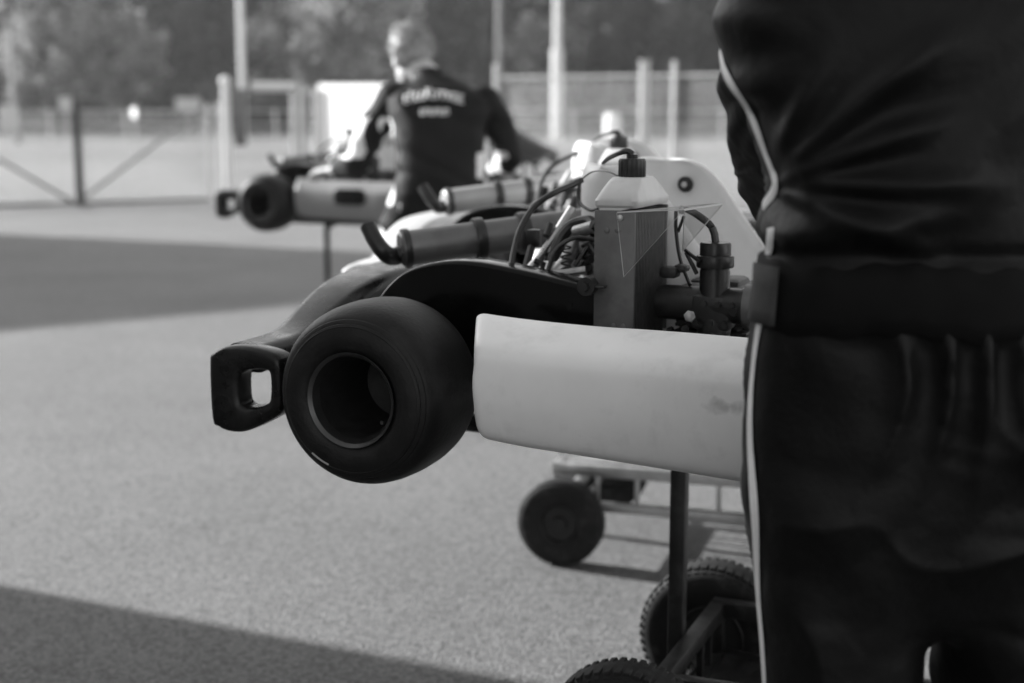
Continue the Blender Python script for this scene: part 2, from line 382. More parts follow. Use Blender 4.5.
# the trees the photograph lets one tell apart
tree('p1', 356, 71, 1.12, 'large pale round-crowned tree behind the head of the person in the middle', 'pale trees at the forest edge')
tree('s3', 596, 70, .78, 'small pale pointed tree standing just right of the tall white pole', 'young pointed trees')
tree('s3', 486, 72, .7, 'slender pale young tree right of the bent head', 'young pointed trees')
tree('p1', 292, 73, .8, 'pale tree with loose crown above the metal gate frame', 'pale trees at the forest edge')
tree('p1', 100, 72, .8, 'pale bushy tree left of the dark fence post', 'pale trees at the forest edge')
tree('p1', 30, 74, .85, 'pale tree behind the leftmost thin pole', 'pale trees at the forest edge')
tree('p1', 48, 73, .95, 'broad pale tree at upper left, second from the left edge', 'pale trees at the forest edge')
tree('p1', 128, 74, .75, 'pale loose tree right of the dark fence post', 'pale trees at the forest edge')
tree('p1', 540, 75, .75, 'pale tree just left of the tall white pole', 'pale trees at the forest edge')
lab_near = 'tree in the near row of the dark forest edge'
for i, px in enumerate([-260, -170, -90, -20, 62, 140, 186, 232, 420, 455, 530, 640, 690, 745, 810, 880, 960, 1040, 1120, 1210, 1300]):
    k = random.choice(['b1', 's1', 'b2', 's2', 'b1'])
    tree(k, px + random.uniform(-15, 15), random.uniform(74, 82), random.uniform(.85, 1.15), lab_near, 'trees in the near row of the forest')
for i in range(24):
    tree(random.choice(['s1', 's2', 'b2', 's2']), -260 + i * 68 + random.uniform(-20, 20), random.uniform(86, 96), random.uniform(.95, 1.25), 'dark tree deep in the forest behind the near row', 'trees in the second row of the forest')
for i in range(20):
    tree(random.choice(['s2', 'b2', 's2']), -300 + i * 85 + random.uniform(-25, 25), random.uniform(102, 116), random.uniform(1.1, 1.4), 'dark tree at the very back of the forest', 'trees in the back row of the forest')
for i in range(30):
    tree('bush', -200 + i * 50 + random.uniform(-20, 20), random.uniform(66, 71), random.uniform(.55, .95), 'low bush at the foot of the forest behind the far fence', 'bushes at the forest foot', 'bush')

# ------------------------------------------------------------------ fences, poles and far things
def fence(name, label, a, b, h, nposts, rail_r, post_r, mesh_pitch, postm, railm, brace=(), rails=(1.0,), top_extra=0.1):
    a, b = V((a[0], a[1], 0)), V((b[0], b[1], 0)); t = thing(name, (a + b) / 2, label, 'fence'); o = (a + b) / 2
    for i in range(nposts):
        p = a.lerp(b, i / (nposts - 1)) - o
        MB().tube([p + V((0, 0, -.2)), p + V((0, 0, h + top_extra))], post_r, 10).build('post', postm, t)
    for f in rails: MB().tube([a - o + V((0, 0, h * f)), b - o + V((0, 0, h * f))], rail_r, 8).build('rail', railm, t)
    for (u0, z0, u1, z1) in brace: MB().tube([a.lerp(b, u0) - o + V((0, .03, z0)), a.lerp(b, u1) - o + V((0, .03, z1))], rail_r, 8).build('brace', railm, t)
    if mesh_pitch:
        L = (b - a).length; d = (b - a).normalized(); mb = MB(); n = int((L + h) / mesh_pitch)
        for sgn in (1, -1):
            for k in range(n):
                u = k * mesh_pitch - (0 if sgn < 0 else h); u0, z0, u1, z1 = u, .03, u + sgn * h, h
                if sgn < 0: pass
                lo, hi = (u0, u1) if sgn > 0 else (u1, u0)
                def clip(uu):
                    tt = (uu - u0) / (u1 - u0); return (uu, z0 + (z1 - z0) * tt)
                p, q = clip(max(0, min(L, u0))), clip(max(0, min(L, u1)))
                if abs(p[0] - q[0]) < .02: continue
                pa, pb = a + d * p[0] - o + V((0, .0, p[1])), a + d * q[0] - o + V((0, .0, q[1]))
                mb.tube([pa, pb], .0022, 3)
        mb.build('wire_mesh', M_GALV, t, sharp=0, fix=False)
    return t
gl, gm, gr = G(-60, 209), G(82, 205), G(229, 201)
# left stretch: two bays either side of the dark post
ul = (gm.x - gl.x) / (gr.x - gl.x)
t = fence('chain_link_fence', 'low wire fence with diagonal braces and one dark post on the left', (gl.x, gl.y), (gr.x - .25, gr.y), 1.18, 2, .022, .03, .06, M_GALV, M_PLATE,
          brace=((ul, .04, ul * .42, .62), (ul + .02, .04, .97, 1.2)), rails=(.02,))
o = V(((gl.x + gr.x - .25) / 2, (gl.y + gr.y) / 2, 0)); p = V((gm.x, gm.y, 0)) - o
MB().box((p.x, p.y - .05, .66), (.085, .085, 1.36), .008).build('post', M_DARKPOST, t)
# gate frame
gp = V((gr.x, gr.y, 0)); t = thing('gate_frame', gp, 'pale tubular gate frame with thick post between fence and white board', 'gate')
zt = 1.50
MB().tube([(0, 0, -.2), (0, 0, zt + .05)], .055, 12).build('gate_post', M_PALEPOLE, t); MB().ball((0, 0, zt + .07), .075).build('post_cap', M_PALEPOLE, t)
x1 = P(300, 90, 19.2).x - gp.x
MB().tube([(.33, .1, zt), (x1, .1, zt)], .06, 10).build('top_rail', M_PALEPOLE, t)
MB().tube([(x1 - .04, .1, 0), (x1 - .04, .1, zt)], .035, 10).build('upright', M_GALV, t); MB().tube([(x1 + .07, .12, -.1), (x1 + .07, .12, zt + .05)], .05, 10).build('gate_post', M_GALV, t)
MB().tube([(-.13, .1, 0), (-.13, .1, zt - .2)], .03, 10).build('upright', M_GALV, t)
MB().box((.16, .1, 1.1), (.16, .05, .75), .01).build('dark_panel', M_PLATE, t)
# white board
a, b = P(318, 84, 19.4), P(428, 80, 19.4)
t = thing('banner', ((a.x + b.x) / 2, a.y, 0), 'plain bright white cloth banner on two posts behind the left shoulder of the middle person', 'banner'); w = b.x - a.x
MB().sheet([[V((w * (i / 16 - .5), .004 * math.sin(i * .9 + j) * math.sin(j * .4), .33 + 1.22 * j / 8)) for i in range(17)] for j in range(9)]).build('cloth', M_BANNER, t, sharp=0)
for sx in (-.53, .53): MB().tube([(sx * w, .06, -.2), (sx * w, .06, 1.5)], .04, 10).build('post', M_GALV, t)
# right stretch
c0, c1 = P(496, 82, 19.0), P(884, 76, 16.2)
fence('chain_link_fence', 'tall wire fence with top rail and two pale posts behind the seat on the right', (c0.x, c0.y), (c1.x, c1.y), 1.62, 3, .018, .03, .06, M_GALV, M_GALV, rails=(1.0,), top_extra=.18)
# a thicker end post of its own
q = P(645, 66, 15.6); t = thing('fence_post', (q.x, q.y, 0), 'thick pale square post standing alone in front of the right fence', 'post')
MB().box((0, 0, .82), (.1, .1, 1.78), .008).build('post_tube', M_GALV, t); MB().box((0, 0, 1.725), (.12, .12, .03), .005).build('post_cap', M_GALV, t)
def pole(px, Y, r, h, label, mm, lower=None, arm=False):
    x = (px - 512) / FPX * Y * .99
    t = thing('tall_pole', (x, Y, 0), label, 'pole')
    MB().tube([(0, 0, -.3), (0, 0, h * .5), (0, 0, h)], [r, r * .9, r * .7], 12).build('shaft', mm, t)
    MB().lathe([(-.02, r * 2.2), (.02, r * 2.2), (.03, r * 1.2), (.2, r * 1.1)], n=16).build('foot_plate', mm, t)
    if lower: MB().tube([(0, 0, 0), (0, 0, lower)], r * 1.45, 12).build('sleeve', mm, t)
    if arm:
        MB().tube([(0, 0, h), (0, -.3, h + .25), (0, -1.0, h + .3)], r * .6, 8, 4).build('lamp_arm', mm, t); MB().box((0, -1.2, h + .3), (.22, .5, .1), .03).build('lamp_head', mm, t)
pole(244, 62, .14, 20, 'tall pale pole rising behind the gate frame', M_PALEPOLE, arm=True)
pole(17, 52, .12, 4.4, 'leftmost tall pole against the forest', M_GREYPOLE)
pole(499, 64, .13, 20, 'thin grey pole right of the bent head', M_GREYPOLE, arm=True)
pole(557, 58, .165, 20, 'thick bright white pole with wider lower sleeve on the right', M_PALEPOLE, lower=3.6, arm=True)
# far fence along the track and small far objects
fence('far_fence', 'long low fence across the field in front of the forest', (-34, 58), (36, 60), 1.15, 24, .025, .04, 0, M_GALV, M_GALV, rails=(1.0, .55, .15))
def marker(px, py, Y, w, h, label, kind='marker_board', cat='sign', round_=False):
    c = P(px, py, Y); t = thing(kind, (c.x, c.y, 0), label, cat); z = c.z
    MB().tube([(0, .04, -.2), (0, .04, z)], .03, 8).build('post', M_GALV, t)
    if round_: MB().lathe([(-.015, w), (.015, w)], Matrix.Translation((0, 0, z)) @ Matrix.Rotation(R(-49), 4, 'Z') @ Matrix.Rotation(R(90), 4, 'X'), 24).build('disc', M_BOARD, t)
    else: MB().box((0, 0, z), (w, .04, h), .01).build('panel', M_PALEGREY, t)
marker(134, 113, 40, .17, 0, 'small round white disc turned sunward as a stand-in bright dot in the field left of the gate', 'bright_disc', round_=True)  # disc added facing the sun to stand in for a bright dot of light
marker(66, 104, 52, .55, .5, 'small pale square board left of the dark post', 'marker_board')
marker(9, 118, 50, .7, .9, 'pale board at the left edge of the field', 'marker_board')
marker(188, 104, 52, .9, .45, 'wide pale board near the gate frame across the field', 'marker_board')
b = G(612, 152); t = thing('white_drum', b, 'white upright drum standing in the field right of the white pole', 'drum')
s = b.y / FPX
MB().lathe([(0, 7.5 * s), (.02, 8 * s), (30 * s, 8 * s), (35 * s, 7.6 * s), (36 * s, 6.5 * s)], n=24).build('drum_body', M_BOARD, t); MB().lathe([(36 * s, 6.7 * s), (38 * s, 6.2 * s)], n=24).build('lid', M_BOARD, t)

# ------------------------------------------------------------------ buildings off to the left whose shade falls across the paddock
def garage(name, label, corner, du, dv, lu, lv, h, doors):
    du, dv = V((*du, 0)).normalized(), V((*dv, 0)).normalized(); c = V((*corner, 0))
    t = thing(name, c, label, 'building')
    def q(u, v, z): return du * u + dv * v + V((0, 0, z))
    mb = MB(); vs = [q(0, 0, -.1), q(lu, 0, -.1), q(lu, lv, -.1), q(0, lv, -.1), q(0, 0, h), q(lu, 0, h), q(lu, lv, h), q(0, lv, h)]
    mb.add(vs, [(0, 1, 2, 3), (4, 5, 6, 7), (0, 1, 5, 4), (1, 2, 6, 5), (2, 3, 7, 6), (3, 0, 4, 7)]).build('wall', M_WALL, t)
    rb = MB(); e = 0.0; rb.add([q(0, 0, h + .003), q(lu, 0, h + .003), q(lu, lv, h + .003), q(0, lv, h + .003), q(.1, .1, h + .12), q(lu - .1, .1, h + .12), q(lu - .1, lv - .1, h + .12), q(.1, lv - .1, h + .12)],
       [(0, 1, 2, 3), (4, 5, 6, 7), (0, 1, 5, 4), (1, 2, 6, 5), (2, 3, 7, 6), (3, 0, 4, 7)]); rb.build('roof', M_ROOF, t)
    for k in range(doors):
        u = (k + .5) * lu / doors; d = MB()
        for j in range(14): d.bar(q(u - 1.2, -.03, .1 + j * .18), q(u + 1.2, -.03, .1 + j * .18), .06, .17, .01)
        d.build('shutter_door', M_DOOR, t)
        w = MB().bar(q(u - .8, -.02, 3.4), q(u + .8, -.02, 3.4), .06, .8, .01).build('window_frame', M_DOOR, t); MB().bar(q(u - .72, -.05, 3.4), q(u + .72, -.05, 3.4), .03, .66, .005).build('pane', M_PANE, w)
    return t
garage('pit_garage', 'long pit garage beside the paddock casting the near shade at lower left', (-4.7, (2.61 + .423 * 4.7) / .906), (0, -1), (-1, 0), 13, 7, 5.0, 4)
tip = V((1.37, 10.93)); cb = tip - V((.906, -.423)) * (5.0 / math.tan(SUN_EL))
garage('shade_building', 'unseen flat-roofed building shaped to cast the wedge of shade across the middle of the paddock', (cb.x, cb.y), (-.81, -.59), (-.906, .423), 9, 6, 5.0, 3)  # out of view; footprint skewed so that its shade forms the wedge

# ------------------------------------------------------------------ kart (local: x forward, y left, z up from the bottom of the chassis; rear axle at x=0, z=.12)
YAW = R(-22.5); KO = V((.0234, 2.696, .6557)); AZ = .12
KART_GROUP = 'karts standing on trolleys'
kart = thing('racing_kart', KO, 'nearest kart with smooth black rear tyre, white side pod and clear-shielded radiator', 'kart', KART_GROUP, YAW)
KM = Matrix.Translation(KO) @ Matrix.Rotation(YAW, 4, 'Z'); KI = KM.inverted()
def K(px, py, d): return KI @ P(px, py, d)

def kwheel(x, y, r, w, rr, z=AZ):
    s = -1 if y < 0 else 1
    q = w / .205; ro = r / .1405
    prof = [(-.086, .0655), (-.0970, .078), (-.1000, .089), (-.0990, .100), (-.0955, .109), (-.0958, .110), (-.0935, .1135), (-.0912, .1140), (-.0905, .1158), (-.0880, .1195), (-.0855, .1204), (-.0845, .1222),
            (-.0775, .1280), (-.068, .1328), (-.055, .1365), (-.035, .1392), (0, .1405)]
    prof = prof + [(-h, k) for h, k in prof[-2::-1]] + [(.08, .061), (-.08, .061)]
    prof = [(h * q, rr / .0655 * .0655 + (k - .0655) * (r - rr) / (.1405 - .0655)) for h, k in prof]
    # axis along local y, outer face towards -y
    Mx = Matrix.Rotation(R(-90), 4, 'X') if True else Matrix()
    rim = MB(); g = rr / .0655
    rp = [(-.0885, .0655), (-.0965, .0722), (-.0985, .0716), (-.0965, .0690), (-.0935, .0662), (-.083, .0618), (-.075, .0605), (-.02, .0570), (.058, .0555)]
    rp = [(h * q, k * g) for h, k in rp]
    hub = [(.061 * q, .0555 * g), (.064 * q, .03), (.052 * q, .028), (.048 * q, .016), (.040 * q, .0155), (.038 * q, .001)]
    back = [(.088 * q, .001), (.088 * q, .03), (.072 * q, .034), (.076 * q, .056 * g), (.0885 * q, .0655 * g)]
    rim.lathe(rp[:5], Mx, 64, 1, caps=False); rim.lathe(rp[4:] + hub, Mx, 64, 0, caps=False); rim.lathe(back, Mx, 64, 0, caps=False)
    for k in range(3):
        a = k * 2.094 + .4; rim.tube([V((math.cos(a) * .036, .064 * q, math.sin(a) * .036)), V((math.cos(a) * .036, .050 * q, math.sin(a) * .036))], .0065, 8, mi=0)
    rim.tube([V((.045 * g, -.07 * q, -.036 * g)), V((.042 * g, -.078 * q, -.034 * g))], .003, 8, mi=1)
    ro_ = rim.build('wheel', [M_RIM, M_RIMLIP], kart, (x, y, z), (0, 0, 0 if s < 0 else math.pi), sharp=40)
    ty = MB().lathe(prof, Mx, 96, 0, True)
    # small pale patch low on the sidewall: a specular highlight painted on
    a0 = R(232); pts = []
    for rad in (.1065, .1095): pts.append([V((math.cos(a0 + t) * rad * r / .1405, -.0975 * q, math.sin(a0 + t) * rad * r / .1405)) for t in [j * .05 for j in range(7)]])
    ty.sheet(pts, 1)
    ty.build('tyre', [M_RUBBER, M_GLINT], ro_, sharp=28)
kwheel(0, -.59, .1405, .205, .0655); kwheel(0, .59, .1405, .205, .0655)
kwheel(1.05, -.56, .128, .13, .0655, .115); kwheel(1.05, .56, .128, .13, .0655, .115)
MB().tube([(0, -.57, AZ), (0, .57, AZ)], .025, 20).build('axle', M_BLACKMET, kart)
fr = MB()
for s in (-1, 1):
    fr.tube([(-.1, s * .33, .02), (.1, s * .33, .016), (.6, s * .34, .016), (.85, s * .30, .016), (1.2, s * .2, .016)], .016, 10, 5)
    fr.tube([(1.05, s * .27, .016), (1.05, s * .42, .06), (1.05, s * .48, .10)], .014, 8, 3)
    fr.box((0, s * .33, .08), (.05, .02, .14), .004)
    fr.tube([(.2, s * .33, .016), (.24, s * .50, .09), (.78, s * .50, .09), (.8, s * .33, .016)], .011, 8, 3)
for x, w in ((-.1, .33), (.12, .33), (.62, .34), (1.2, .2)): fr.tube([(x, -w, .018), (x, w, .018)], .0145, 10)
fr.build('chassis_frame', M_STEEL, kart)
MB().box((.9, 0, .035), (.62, .46, .004), .001).build('floor_pan', M_ALU, kart)
# rear bumper: bowed beam with a window-like loop at each end
rb = MB()
def rrect(cx, cz, w, h, r, n=5):
    out = []
    for sx, sz, a in ((1, 1, 0), (-1, 1, 90), (-1, -1, 180), (1, -1, 270)):
        for k in range(n + 1):
            t = R(a + 90 * k / n); out.append((cx + sx * (w / 2 - r) + r * math.cos(t), cz + sz * (h / 2 - r) + r * math.sin(t)))
    return out
rings = []
for j in range(41):
    y = -.60 + 1.2 * j / 40; c = max(0, 1 - (abs(y) / .5) ** 2); c = c * c * (3 - 2 * c)
    hh = .046 + .075 * c; top = .178 + .075 * c; w = .08 + .035 * c
    rings.append([V((x, y, z)) for x, z in rrect(-.232 - .01 * c, top - hh / 2, w, hh, .021)])
rb.loft(rings)
for s in (-1, 1):
    out = [(-.280, .060), (-.268, .046), (-.245, .040), (-.215, .044), (-.170, .066), (-.152, .08), (-.147, .10), (-.147, .150), (-.155, .168), (-.180, .176), (-.215, .180), (-.250, .177), (-.273, .166), (-.281, .150)]
    hole = [(-.226, .092), (-.218, .083), (-.206, .082), (-.180, .090), (-.171, .100), (-.170, .136), (-.178, .144), (-.206, .143), (-.218, .139), (-.226, .128)]
    out = [(p.x, p.y) for p in catmull([V((a, c, 0)) for a, c in out], 4, True)]; hole = [(p.x, p.y) for p in catmull([V((a, c, 0)) for a, c in hole], 4, True)]
    y0, y1 = (s * .640, s * .592)
    rb.prism(out, min(y0, y1), max(y0, y1), .011, hole=hole)
rb.build('rear_bumper', M_PLAST, kart)
bm_ = MB()
for s in (-1, 1): bm_.tube([(-.1, s * .25, .03), (-.2, s * .25, .13)], .011, 8)
bm_.build('bumper_bracket', M_STEEL, kart)
# arched guard inboard of the right rear tyre
g_out = catmull([(-.125, 0, .11), (-.112, 0, .19), (-.088, 0, .240), (-.045, 0, .280), (.015, 0, .300), (.08, 0, .304), (.161, 0, .294), (.24, 0, .280), (.315, 0, .266)], 5)
outl = [(p.x, p.z) for p in g_out] + [(.335, .25), (.335, .11)]
gd = MB().prism(outl, -.425, -.355, .009)
gd.build('wheel_guard', M_GUARD, kart)
# side pods
def pod(s):
    rows = []; en_ = [0, .0008, .002, .004, .007, .011, .016, .024]; ts = [q / .66 for q in en_] + [.05 + .9 * k / 26 for k in range(27)] + [1 - q / .66 for q in en_[::-1]]; n = len(ts) - 1
    for i, t in enumerate(ts):
        x = .183 + .66 * t
        e = min(t, 1 - t) * .66; rr = max(0, 1 - e / .016); rd = .016 * (1 - math.sqrt(max(0, 1 - rr * rr)))      # rounded ends
        top = .243 - .006 * min(1, t * 1.6) - rd - .003 + .002 * math.exp(-t / .05) - .003 * math.exp(-((t - .22) / .15) ** 2); bot = .060 - .017 * min(1, t * 1.5) + rd + .006 * max(0, 1 - t / .15) ** 2
        yo = .648 + .036 * min(1, t * 1.4) - .6 * rd + .004 * math.exp(-t / .05)
        prof = [(.50, bot + .03), (.56, bot + .006), (yo - .045, bot), (yo - .020, bot + .006), (yo - .006, bot + .022), (yo + .004, bot + .06), (yo + .005, (top + bot) / 2 + .005), (yo + .001, top - .056), (yo - .005, top - .042),
                (yo - .016, top - .030), (yo - .034, top - .020), (yo - .058, top - .009), (yo - .078, top - .002), (yo - .09, top), (yo - .094, top - .003)]
        pr = catmull([V((0, a, b)) for a, b in prof], 3)
        fd = max(0, 1 - t / .22) ** 1.5
        rows.append([V((x - .40 * fd * max(0, yo - p.y) * (1 if p.z > .13 else .3), s * (p.y + .004 * fd), p.z + (.004 * fd ** 3 if p.z > .2 else 0))) for p in pr])
    mb = MB(); mb.sheet(rows); o = mb.build('side_pod', M_WHITE, kart, sharp=0)
    sd = o.modifiers.new('thickness', 'SOLIDIFY'); sd.thickness = .004; sd.offset = -1 if s > 0 else -1
    return o
podR = pod(-1); podL = pod(1)
# seat: deep pale shell
rows = []
def seat_row(z, xb, xf, w, ys=1.0, dip=0.0):
    c = [(xf, -w, z), ((xf * .6 + xb * .4), -w * 1.03, z), (xb + .045, -w * .98, z), (xb + .008, -w * .74, z), (xb - .012, -w * .35, z - dip), (xb - .015, 0, z - dip * 1.3)]
    c = c + [(a, -b, d) for a, b, d in c[-2::-1]]
    return [V((p.x, p.y * ys, p.z)) for p in catmull(c, 4)]
for a in [(.022, .30, .62, .17, .02), (.018, .28, .63, .17, .5), (.026, .25, .63, .178, .85), (.05, .225, .625, .186, 1), (.09, .205, .60, .192, 1), (.14, .19, .555, .195, 1), (.20, .178, .49, .196, 1),
          (.26, .170, .438, .196, 1), (.31, .165, .40, .195, 1), (.35, .162, .37, .194, 1), (.39, .160, .342, .192, 1), (.42, .160, .318, .190, 1), (.436, .162, .298, .188, 1), (.446, .166, .275, .187, 1), (.450, .170, .255, .186, 1)]:
    rows.append(seat_row(*a, dip=max(0, a[0] - .3) * .25))
seat = MB().sheet(rows).build('seat', M_SEAT, kart, sharp=0)
sd = seat.modifiers.new('thickness', 'SOLIDIFY'); sd.thickness = .006; sd.offset = 0
bo = MB(); 
for bx, bz, s in ((.262, .402, 1), (.22, .12, 1), (.225, .12, -1)):
    Mx = Matrix.Translation((bx, s * .184, bz)) @ Matrix.Rotation(R(90 * s), 4, 'X')
    bo.lathe([(0, .0155), (.003, .0155), (.0035, .0145)], Mx, 24, 0); bo.lathe([(.003, .0072), (.008, .0072), (.0085, .006)], Mx, 6, 0); bo.lathe([(.0085, .0055), (.012, .0055), (.0125, .004)], Mx, 16, 1)
bo.build('seat_bolt', [M_BLACKMET, M_ALU], seat)
MB().tube([(.105, -.30, .255), (.135, -.255, .30), (.172, -.205, .378)], .0085, 10, 4).build('seat_stay', M_CHROME, kart)
# silencer behind the seat
sa, sb = V((-.172, -.182, .293)), V((.118, .045, .331)); ax = (sb - sa).normalized()
def along(a, d, z=0): return a + ax * d
def zmat(o, d):
    q = V((0, 0, 1)).rotation_difference(d); M = q.to_matrix().to_4x4(); M.translation = o; return M
L = (sb - sa).length
sil = MB().lathe([(0, .012), (0, .027), (.004, .0315), (.01, .0325), (L - .01, .0325), (L - .002, .03), (L, .012)], zmat(sa, ax), 40).build('silencer', M_SIL, kart)
for d in (.012, .150, .236):
    e = .003 if d > .1 else 0
    MB().lathe([(d - .006 - e, .033), (d - .006 - e, .0355 + e), (d - .003, .0365 + e), (d + .003, .0365 + e), (d + .006 + e, .0355 + e), (d + .006 + e, .033)], zmat(sa, ax), 40).build('silencer_band', M_HOSE, sil)
MB().tube([sa + ax * .02 + V((0, 0, -.004)), sa - ax * .012 + V((0, 0, -.012)), K(384, 252, 2.565), K(375, 240, 2.57), K(368, 226, 2.58)], [.016, .0165, .0155, .0150, .0150], 16, 5).build('tail_pipe', M_BLACKMET, sil)
MB().tube([sb - ax * .01, sb + V((.008, .03, -.02)), (.09, .13, .24), (.10, .2, .16)], .019, 12, 4).build('inlet_pipe', M_SIL, sil)
# radiator
rad = MB(); RX0, RX1, RY0, RY1, RZ0, RZ1 = .293, .352, -.428, -.252, .03, .394
rad.box(((RX0 + RX1) / 2 + .004, (RY0 + RY1) / 2, (RZ0 + RZ1) / 2), (RX1 - RX0 - .034, RY1 - RY0 - .012, RZ1 - RZ0 - .01), .001)
for k in range(20):
    y = RY0 + .014 + (RY1 - RY0 - .028) * k / 19
    rad.box((RX1 - .010, y, (RZ0 + RZ1) / 2), (.02, .0032, RZ1 - RZ0 - .01))
for k in range(34):
    z = RZ0 + .012 + (RZ1 - RZ0 - .024) * k / 33; rad.box((RX1 - .013, (RY0 + RY1) / 2, z), (.016, RY1 - RY0 - .02, .0012))
rad = rad.build('radiator', M_FIN, kart)
for yy, s in ((RY0, -1), (RY1, 1)):
    sp = MB()
    sp.box(((RX0 + RX1) / 2, yy, .29), (RX1 - RX0 + .006, .006, .205), .0015)
    sp.box(((RX0 + RX1) / 2 + .010, yy + .001, .108), (RX1 - RX0 - .026, .005, .157), .0015)
    for bx, bz in ((-.012, .362), (.006, .362), (.0, .215), (.016, .215)): sp.lathe([(0, .0042), (.0025, .0042), (.003, .003)], Matrix.Translation(((RX0 + RX1) / 2 + bx, yy + s * .003, bz)) @ Matrix.Rotation(R(-90 * s), 4, 'X'), 10)
    sp.build('side_plate', M_PLATE, rad)
bp = MB(); bp.tube([(.284, -.452, .276), (.284, -.40, .276)], .0145, 16); bp.tube([(.284, -.463, .276), (.284, -.45, .276)], .0075, 6)
bp.bar((.284, -.436, .276), (.312, -.434, .276), .026, .004, .001)
bp.build('mount_bush', M_BLACKMET, rad)
def rrect_xy(cx, cy, w, d, r, z): return [V((x, y, z)) for x, y in rrect(cx, cy, w, d, r)]
cx, cy = (RX0 + RX1) / 2, (RY0 + RY1) / 2
tank = MB().loft([rrect_xy(cx, cy, .066, .172, .008, RZ1 + .002), rrect_xy(cx, cy, .070, .178, .010, RZ1 + .006), rrect_xy(cx, cy, .070, .178, .010, RZ1 + .013), rrect_xy(cx, cy - .002, .066, .168, .012, RZ1 + .018), rrect_xy(cx, cy - .002, .060, .150, .013, RZ1 + .027),
                  rrect_xy(cx, cy - .002, .054, .105, .015, RZ1 + .040), rrect_xy(cx, cy - .002, .048, .086, .016, RZ1 + .046)]).build('header_tank', M_TANK, rad)
cap = MB(); cc = V((.320, -.338, RZ1 + .041)); pr = []
cap.lathe([(0, .016), (.006, .0175)], Matrix.Translation(cc), 24)
rings = []
for h, r in ((.004, .0205), (.006, .0218), (.030, .0218), (.0335, .0200), (.034, .012)):
    rings.append([cc + V(((r - (.0012 if k % 4 < 2 and h < .033 else 0)) * math.cos(k * math.pi / 36), (r - (.0012 if k % 4 < 2 and h < .033 else 0)) * math.sin(k * math.pi / 36), h)) for k in range(72)])
cap.loft(rings); cap.tube([cc + V((0, 0, .033)), cc + V((0, 0, .040))], .009, 12)
cap.build('filler_cap', M_BLACKMET, tank)
MB().tube([cc + V((0, 0, .040)), cc + V((-.007, .0, .0445)), cc + V((-.020, .002, .0425)), K(609, 158, 2.31), K(603, 163, 2.36)], [.0055, .005, .0042, .0038, .003], 8, 4).build('overflow_hose', M_HOSE, rad)
# hoses and cables
MB().tube([K(511, 268, 2.31), K(514, 250, 2.33), K(521, 227, 2.35), K(534, 207, 2.37), K(552, 194, 2.38), K(570, 186, 2.40), K(582, 180, 2.41)], .0052, 10, 5).build('breather_hose', M_HOSE, kart)
MB().tube([K(581, 180, 2.405), K(578, 192, 2.40), K(580, 203, 2.39), K(590, 210, 2.36), K(598, 209, 2.34)], .0028, 8, 5).tube([K(582, 179, 2.4), K(592, 172, 2.38), K(606, 171, 2.33), K(618, 176, 2.3)], .0013, 6, 4).build('loop_hose', M_HOSE, kart)
# clear shield on the radiator
def kz(px, py, d): return K(px, py, d)
s1, s2, s3, s4, s5 = V((.340, -.4345, .391)), V((.470, -.470, .398)), V((.356, -.4365, .296)), V((.478, -.385, .402)), V((.418, -.372, .325))
s1b = V((.350, -.36, .395))
def slab(mb, pts, th=.0018):
    pts = [V(p) for p in pts]; nrm = (pts[1] - pts[0]).cross(pts[2] - pts[0]).normalized() * th; n = len(pts); vs = pts + [p + nrm for p in pts]
    mb.add(vs, [tuple(range(n)), tuple(range(n, 2 * n))[::-1]], 0); 
    for i in range(n): mb.add([vs[i], vs[(i + 1) % n], vs[n + (i + 1) % n], vs[n + i]], [(0, 1, 2, 3)], 1)
shd = MB(); t1, t2, t3, t4, t5 = K(617, 213, 2.155), K(684, 210, 2.10), K(624, 277, 2.150), K(722, 204, 2.16), K(682, 251, 2.19)
slab(shd, [t1, t3, t2]); slab(shd, [t1, t2, t4]); slab(shd, [t2, t5, t4])
shd.build('clear_shield', [M_CLEAR, M_EDGEGLINT], rad, sharp=0, fix=False)
for pp in (K(620, 218, 2.15), K(682, 211, 2.14)):
    MB().lathe([(0, .005), (.004, .005), (.005, .003)], zmat(pp, V((.2, -1, 0)).normalized()), 10).build('shield_bolt', M_ALU, rad)
# engine
en = MB()
en.box((.455, -.22, .115), (.20, .17, .13), .02); en.lathe([(0, .06), (.02, .066), (.10, .066), (.12, .06)], Matrix.Translation((.46, -.31, .12)) @ Matrix.Rotation(R(90), 4, 'X'), 32)
for k in range(7): en.box((.44, -.235, .19 + k * .012), (.12 - .004 * k, .12, .006), .002)
en.box((.44, -.235, .225), (.085, .085, .10), .01)
en.box((.43, -.30, .235), (.08, .06, .07), .012); en.tube([(.425, -.30, .235), (.43, -.335, .24)], .02, 16)
random.seed(12)
for k in range(16): 
    p = V((random.uniform(.38, .52), random.uniform(-.375, -.31), random.uniform(.15, .26))); en.tube([p, p + V((random.uniform(-.01, .01), -.014, 0))], random.uniform(.004, .009), 8)
en = en.build('engine', M_ENGINE, kart)
for px_, py_, d_, r_ in ((690, 317, 2.17, .009),):
    MB().lathe([(0, r_), (.010, r_), (.012, r_ * .5)], zmat(K(px_, py_, d_), V((.2, -1, .3)).normalized()), 6).build('plug_nut', M_ENGALU, en)
for px_, py_, d_, w_ in ((670, 272, 2.25, .030), (682, 268, 2.25, .022), (676, 300, 2.24, .034)):
    MB().box(tuple(K(px_, py_, d_)), (w_, .03, w_ * .6), .006, mi=0).build('casting_lug', M_ENGINE, en)
